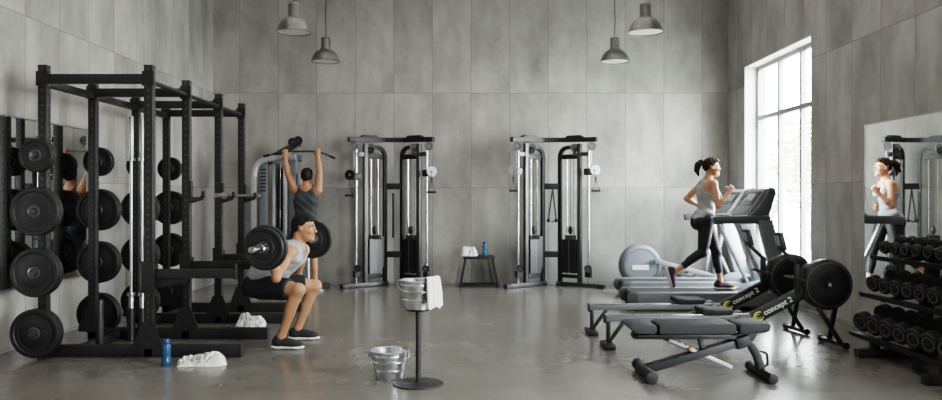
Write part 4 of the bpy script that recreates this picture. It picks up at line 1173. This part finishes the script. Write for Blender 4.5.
# ============ squatting man
def squat_man():
    t = thing('person', 'squatting man in grey tank top and dark shorts holding a barbell across his back', 'person', (-1.63, 7.15, 0))
    hip, neck = V((-1.845, 7.15, .525)), V((-1.55, 7.175, .872))
    shR, shL = V((-1.595, 6.985, .825)), V((-1.542, 7.360, .832))
    elR, wrR = V((-1.655, 6.795, .625)), V((-1.675, 6.80, .832))
    elL, wrL = V((-1.625, 7.53, .625)), V((-1.61, 7.505, .832))
    S = SDF((-2.15, 6.62, .03), (-1.3, 7.68, 1.22), .006)
    fdir = V((.76, 0, -.65))
    p, u, f, r, L = torso(S, hip, neck, fdir, (shR, shL))
    T = S.copy()
    hc = V((-1.495, 7.17, 1.040))
    S.cone(neck-u*.02, .058, hc+V((-.042, 0, -.05)), .052, .025)
    hp, hf, hr, hu = head(S, hc, (.985, -.12, -.06), (0.06, 0, 1))
    arm(S, shR, elR, wrR, .92); arm(S, shL, elL, wrL, .92)
    hand(S, wrR, (.05, .0, 1), (1, 0, .1), (0, 1, 0), (70, 75, 50)); hand(S, wrL, (.05, 0, 1), (1, 0, .1), (0, -1, 0), (70, 75, 50))
    hR, hL = V((-1.84, 7.05, .53)), V((-1.84, 7.25, .53))
    kR, kL = V((-1.49, 6.89, .515)), V((-1.445, 7.40, .495))
    aR, aL = V((-1.645, 6.93, .105)), V((-1.60, 7.385, .105))
    leg(S, hR, kR, aR, (-1, 0, -.35)); leg(S, hL, kL, aL, (-1, 0, -.35))
    S.mesh('body', SKIN, t, 2)
    # tank top
    Sh = T.copy(); Sh.F -= .012
    Sh.ell(p(0, -.045, .055), (.186, .155, .14), cols(r, f, u), .03)
    N = np.array(neck); H0 = np.array(hip)
    def fn(X, Y, Z):
        x, y, z = X-H0[0], Y-H0[1], Z-H0[2]
        e = x*u.x+y*u.y+z*u.z; a = x*r.x+y*r.y+z*r.z; b = x*f.x+y*f.y+z*f.z
        hem = (-.035+.012*np.sin(a*30))-e
        w = np.where(e > .34, .185-(e-.34)*.30, .30)
        side = (np.abs(a)-w)
        nk = .082-np.sqrt(a**2+((e-L-.005)*1.0)**2+(np.minimum(b-.03, 0)*1.2)**2)
        return np.maximum(np.maximum(hem, side), nk)
    clip(Sh, fn, Sh.lo, Sh.lo+2)
    Sh.F += (.0035*np.sin(70*Sh.ax[2][None, None, :]+40*Sh.ax[0][:, None, None])*np.cos(25*Sh.ax[1])[None, :, None]).astype(np.float32)
    Sh.mesh('tank_top', CLO_L, t, 2)
    # shorts
    G = S.blank()
    G.ell(p(0, 0, .02), (.172, .124, .12), cols(r, f, u), .03)
    for b in (-1, 1): G.ell(p(b*.08, -.064, -.045), (.102, .10, .112), cols(r, f, u), .03)
    def fs(X, Y, Z):
        return ((X-H0[0])*u.x+(Y-H0[1])*u.y+(Z-H0[2])*u.z)-.06
    clip(G, fs, G.lo, G.lo+2)
    for h, k in ((hR, kR), (hL, kL)): G.cone(h-V((0, 0, .004)), .112, k, .088, .03, cap=.76)
    G.mesh('shorts', CLO_N, t, 2)
    hair_short(S, hp, hf, hr, hu, 1, hc).mesh('hair', HAIRD, t, 1)
    face_bits(t, hp, 1, HAIRD)
    shoe(t, SHOE_D, aR+V((0, 0, .0)), (1, -.04, 0), (0, 0, 1)); shoe(t, SHOE_D, aL, (1, .05, 0), (0, 0, 1))
squat_man()
bb_ = make_bar('barbell', 'loaded barbell held across the shoulders of the squatting man', 2.0, .36, .014, .0245)
q = V((.094, 1.0, .0)).normalized()
bb_.location = (-1.614, 7.2, .903); bb_.rotation_euler = V((0, 1, 0)).rotation_difference(q).to_euler()
for s, nm_ in ((-1, 'closer to the camera'), (1, 'on the far side')):
    for k in range(2):
        o = make_plate((.185, .17)[k], .048, 'black weight plate on the squatting man\'s barbell, %s, %s one' % (nm_, ('inner', 'outer')[k]), 'plates on the lifted barbell')
        o.location = V((-1.614, 7.2, .902))+q*s*(.64+.032+k*.053)
        o.rotation_euler = V((0, 1, 0)).rotation_difference(q).to_euler()
    cl = thing('barbell_clip', 'spring clip on the end of the lifted barbell %s' % nm_, 'clip', (0, 0, 0), 0, 'barbell clips')
    cl.location = V((-1.614, 7.2, .903))+q*s*.79; cl.rotation_euler = V((0, 1, 0)).rotation_difference(q).to_euler()
    MB().tube([(.031*cos(i*.5), -.018+.0009*i, .031*sin(i*.5)) for i in range(40)], .0042, 6).build('spring_coil', STL, cl)
    for a in (.3, .95): MB().tube([(.03*cos(a), .0, .03*sin(a)), (.085*cos(a), -.01, .085*sin(a))], .005, 6).build('spring_lever', BLK2, cl)

# ============ man at the pull-down bar, seen from behind
def bar_man():
    t = thing('person', 'man in charcoal tank top seen from behind, gripping the overhead lat bar', 'person', (-2.3, 11.15, 0))
    hip, neck = V((-2.30, 11.13, .93)), V((-2.285, 11.12, 1.46))
    shR, shL = V((-2.125, 11.12, 1.425)), V((-2.45, 11.12, 1.425))
    elR, wrR = V((-2.105, 11.10, 1.69)), V((-2.15, 11.215, 1.905))
    elL, wrL = V((-2.55, 11.10, 1.675)), V((-2.61, 11.215, 1.895))
    S = SDF((-2.8, 10.93, .03), (-1.95, 11.45, 2.08), .006)
    p, u, f, r, L = torso(S, hip, neck, V((0, 1, 0)), (shR, shL))
    T = S.copy()
    hc = V((-2.285, 11.145, 1.605))
    S.cone(neck-u*.02, .060, hc+V((0, -.02, -.06)), .054, .03)
    hp, hf, hr, hu = head(S, hc, (.05, 1, .06), (0, 0, 1))
    arm(S, shR, elR, wrR); arm(S, shL, elL, wrL)
    hand(S, wrR, (0, .05, 1), (0, 1, 0), (-1, 0, 0), (70, 75, 50)); hand(S, wrL, (0, .05, 1), (0, 1, 0), (1, 0, 0), (70, 75, 50))
    hR, hL = V((-2.21, 11.14, .92)), V((-2.39, 11.14, .92))
    kR, kL = V((-2.19, 11.16, .50)), V((-2.42, 11.17, .50))
    aR, aL = V((-2.165, 11.12, .105)), V((-2.44, 11.13, .105))
    leg(S, hR, kR, aR, (0, -1, 0)); leg(S, hL, kL, aL, (0, -1, 0))
    S.mesh('body', SKIN2, t, 2)
    Sh = T.copy(); Sh.F -= .012
    H0 = np.array(hip)
    def fn(X, Y, Z):
        a, b, e = X-H0[0], Y-H0[1], Z-H0[2]
        w = np.where(e > .34, .17-(e-.34)*.35, .30)
        nk = .085-np.sqrt((a-.015)**2+(e-L-.02)**2+(np.minimum(b+.06, 0)*1.2)**2)
        return np.maximum(np.maximum(-.02+.008*np.sin(a*40)-e, np.abs(a-.012)-w), nk)
    clip(Sh, fn, Sh.lo, Sh.lo+3)
    Sh.F += (.003*np.sin(55*Sh.ax[2][None, None, :]+50*Sh.ax[0][:, None, None])).astype(np.float32)
    Sh.mesh('tank_top', CLO_D, t, 2)
    G = S.blank()
    G.ell(p(0, 0, .02), (.170, .122, .12), cols(r, f, u), .03)
    for b in (-1, 1): G.ell(p(b*.08, -.064, -.045), (.102, .098, .112), cols(r, f, u), .03)
    for h, k in ((hR, kR), (hL, kL)): G.cone(h, .112, k, .092, .03, cap=.88)
    clip(G, lambda X, Y, Z: Z-(H0[2]+.09)+X*0+Y*0, G.lo, G.lo+3)
    G.mesh('shorts', CLO_N, t, 2)
    hair_short(S, hp, hf, hr, hu, 1, hc, .012).mesh('hair', HAIRD, t, 1)
    face_bits(t, hp, 1, HAIRD)
    shoe(t, SHOE_D, aR, (.35, 1, 0), (0, 0, 1)); shoe(t, SHOE_D, aL, (-.25, 1, 0), (0, 0, 1))
    ws = MB().lathe([(.031, -.022), (.034, -.022), (.034, .022), (.031, .022)], axisM(wrL-V((0, 0, .035)), (.12, -.35, -1)), 20, True)
    ws.v = [tuple(V(v)-V(t.location)) for v in ws.v]; ws.build('wrist_band', BLK2, t)
bar_man()

# ============ running woman
def runner():
    t = thing('person', 'running woman with brown ponytail, grey tank top and black leggings on a treadmill', 'person', (2.87, 9.8, .2))
    hip, neck = V((2.85, 9.80, 1.065)), V((2.895, 9.80, 1.525))
    shR, shL = V((2.915, 9.645, 1.475)), V((2.865, 9.955, 1.475))
    elR, wrR = V((2.945, 9.575, 1.215)), V((3.085, 9.62, 1.375))
    elL, wrL = V((2.70, 10.04, 1.305)), V((2.855, 10.03, 1.215))
    S = SDF((2.3, 9.45, .18), (3.4, 10.2, 1.87), .006)
    p, u, f, r, L = torso(S, hip, neck, V((1, 0, 0)), (shR, shL), male=False)
    T = S.copy()
    hc = V((2.935, 9.80, 1.678)); hs = .93
    S.cone(neck-u*.02, .047, hc+V((-.02, 0, -.06)), .043, .03)
    hp, hf, hr, hu = head(S, hc, (1, -.02, .02), (-.05, 0, 1), hs, True)
    arm(S, shR, elR, wrR, .80); arm(S, shL, elL, wrL, .80)
    hand(S, wrR, (.62, 0, .78), (-.3, 1, .25), (-.78, 0, .62), (65, 85, 55), .88, (0, -.2, 1)); hand(S, wrL, (.85, -.1, -.45), (0, -1, 0), (.4, 0, .85), (60, 80, 50), .88)
    hR, hL = V((2.85, 9.715, 1.05)), V((2.865, 9.885, 1.05))
    kR, kL = V((2.80, 9.70, .665)), V((3.02, 9.885, .66))
    aR, aL = V((2.475, 9.715, .435)), V((3.065, 9.88, .308))
    leg(S, hR, kR, aR, (-.5, 0, .85), .87, .098); leg(S, hL, kL, aL, (-1, 0, 0), .87, .098)
    S.mesh('body', SKIN3, t, 2)
    Sh = T.copy(); Sh.F -= .010
    H0 = np.array(hip)
    def fn(X, Y, Z):
        x, y, z = X-H0[0], Y-H0[1], Z-H0[2]
        e = x*u.x+y*u.y+z*u.z; a = y; b = x*f.x+y*f.y+z*f.z
        w = np.where(e > .31, .125-(e-.31)*.38, .30)
        nk = .078-np.sqrt(a**2+(e-L-.01)**2+(np.minimum(b-.0, 0)*1.3)**2)
        return np.maximum(np.maximum(-.005+.008*np.sin(b*50)-e, np.abs(a)-w), nk)
    clip(Sh, fn, Sh.lo, Sh.lo+3)
    # loose hem
    Sh.ell(p(0, 0, .06), (.160, .118, .055), cols(r, f, u), .02)
    clip(Sh, fn, Sh.lo, Sh.lo+3)
    Sh.F += (.003*np.sin(60*Sh.ax[2][None, None, :]+50*Sh.ax[0][:, None, None])).astype(np.float32)
    Sh.mesh('tank_top', CLO_L, t, 2)
    G = S.blank()
    G.ell(p(0, -.005, -.01), (.160, .113, .11), cols(r, f, u), .03)
    for b in (-1, 1): G.ell(p(b*.075, -.056, -.045), (.087, .085, .103), cols(r, f, u), .04)
    for h, k, a, bk in ((hR, kR, aR, V((-.5, 0, .85))), (hL, kL, aL, V((-1, 0, 0)))):
        bk = bk.normalized()
        G.cone(h, .092, k, .057, .035); G.cone(h.lerp(k, .2)-bk*.018, .069, h.lerp(k, .72)-bk*.014, .057, .03)
        G.ell(k-bk*.008, (.054,)*3, None, .02)
        G.cone(k, .050, a, .040, .025, cap=.72); G.cone(k.lerp(a, .18)+bk*.02, .041, k.lerp(a, .45)+bk*.014, .041, .03)
    clip(G, lambda X, Y, Z: Z-(H0[2]+.07)+X*0+Y*0, G.lo, G.lo+3)
    G.mesh('leggings', CLO_K, t, 2)
    # hair drawn back into a swinging ponytail
    Hh = hair_short(S, hp, hf, hr, hu, hs, hc, .011)
    tail = [hp(-.095, 0, .055), hp(-.135, .005, .07), hp(-.175, .012, .035), hp(-.19, .015, -.03), hp(-.17, .01, -.10)]
    rr = [.022, .032, .038, .032, .010]
    for i in range(4): Hh.cone(tail[i], rr[i], tail[i+1], rr[i+1], .012)
    Hh.F += (.0035*np.sin(150*Hh.ax[0][:, None, None]+60*Hh.ax[2][None, None, :])*np.cos(90*Hh.ax[1])[None, :, None]).astype(np.float32)
    hob = Hh.mesh('hair', HAIRB, t, 1)
    tie = MB().lathe([(.020, -.008), (.029, -.006), (.029, .006), (.020, .008)], axisM(tail[0].lerp(tail[1], .25), tail[1]-tail[0]), 18, True)
    tie.v = [tuple(V(v)-V(t.location)) for v in tie.v]; tie.build('hair_tie', BLK2, t)
    face_bits(t, hp, hs, HAIRB)
    shoe(t, SHOE_P, aR, (.28, 0, -.95), (.97, 0, .25), .245); shoe(t, SHOE_P, aL, (1, -.02, 0), (0, 0, 1), .245)
    t.location = (2.82, 9.6, .2)
runner()

# ------------------------------------------------------------------ light
w = bpy.data.worlds.new('World'); SC.world = w; w.use_nodes = True
wn = w.node_tree.nodes; wl = w.node_tree.links
bg = wn['Background']
tc = wn.new('ShaderNodeTexCoord'); sp = wn.new('ShaderNodeSeparateXYZ'); wl.new(tc.outputs['Generated'], sp.inputs[0])
rp = wn.new('ShaderNodeValToRGB'); wl.new(sp.outputs[2], rp.inputs[0])
rp.color_ramp.elements[0].position = 0; rp.color_ramp.elements[0].color = (1, .985, .96, 1)
rp.color_ramp.elements[1].position = .6; rp.color_ramp.elements[1].color = (.86, .93, 1, 1)
wl.new(rp.outputs[0], bg.inputs['Color']); bg.inputs['Strength'].default_value = 22
def area(name, loc, rot, sx, sy, power, col=(1, 1, 1), portal=False):
    d = bpy.data.lights.new(name, 'AREA'); d.shape = 'RECTANGLE'; d.size = sx; d.size_y = sy; d.energy = power; d.color = col
    if portal: d.cycles.is_portal = True
    o = bpy.data.objects.new(name, d); COL.objects.link(o); o.location = loc; o.rotation_euler = rot
    return o
for k, (y0, y1, z0, z1) in enumerate(WIN):
    area('window_portal', (XR+.26, (y0+y1)/2, (z0+z1)/2), (0, R(90), 0), z1-z0, y1-y0, 1, portal=True)
area('unseen_ceiling_fill', (0, 8.4, 4.95), (0, 0, 0), 5.5, 4.5, 65, (1, .97, .92))  # added fill under the ceiling, stands for no fitting
area('unseen_ceiling_fill', (0, 2.5, 4.95), (0, 0, 0), 6, 5, 70, (1, .98, .95))  # added front fill, out of view above the camera end
SC.cycles.use_denoising = True
SC.cycles.max_bounces = 8; SC.cycles.diffuse_bounces = 4; SC.cycles.glossy_bounces = 5
SC.cycles.caustics_reflective = False; SC.cycles.caustics_refractive = False
SC.cycles.sample_clamp_indirect = 6
SC.view_settings.view_transform = 'Filmic'
SC.view_settings.look = 'High Contrast'
SC.view_settings.exposure = .7
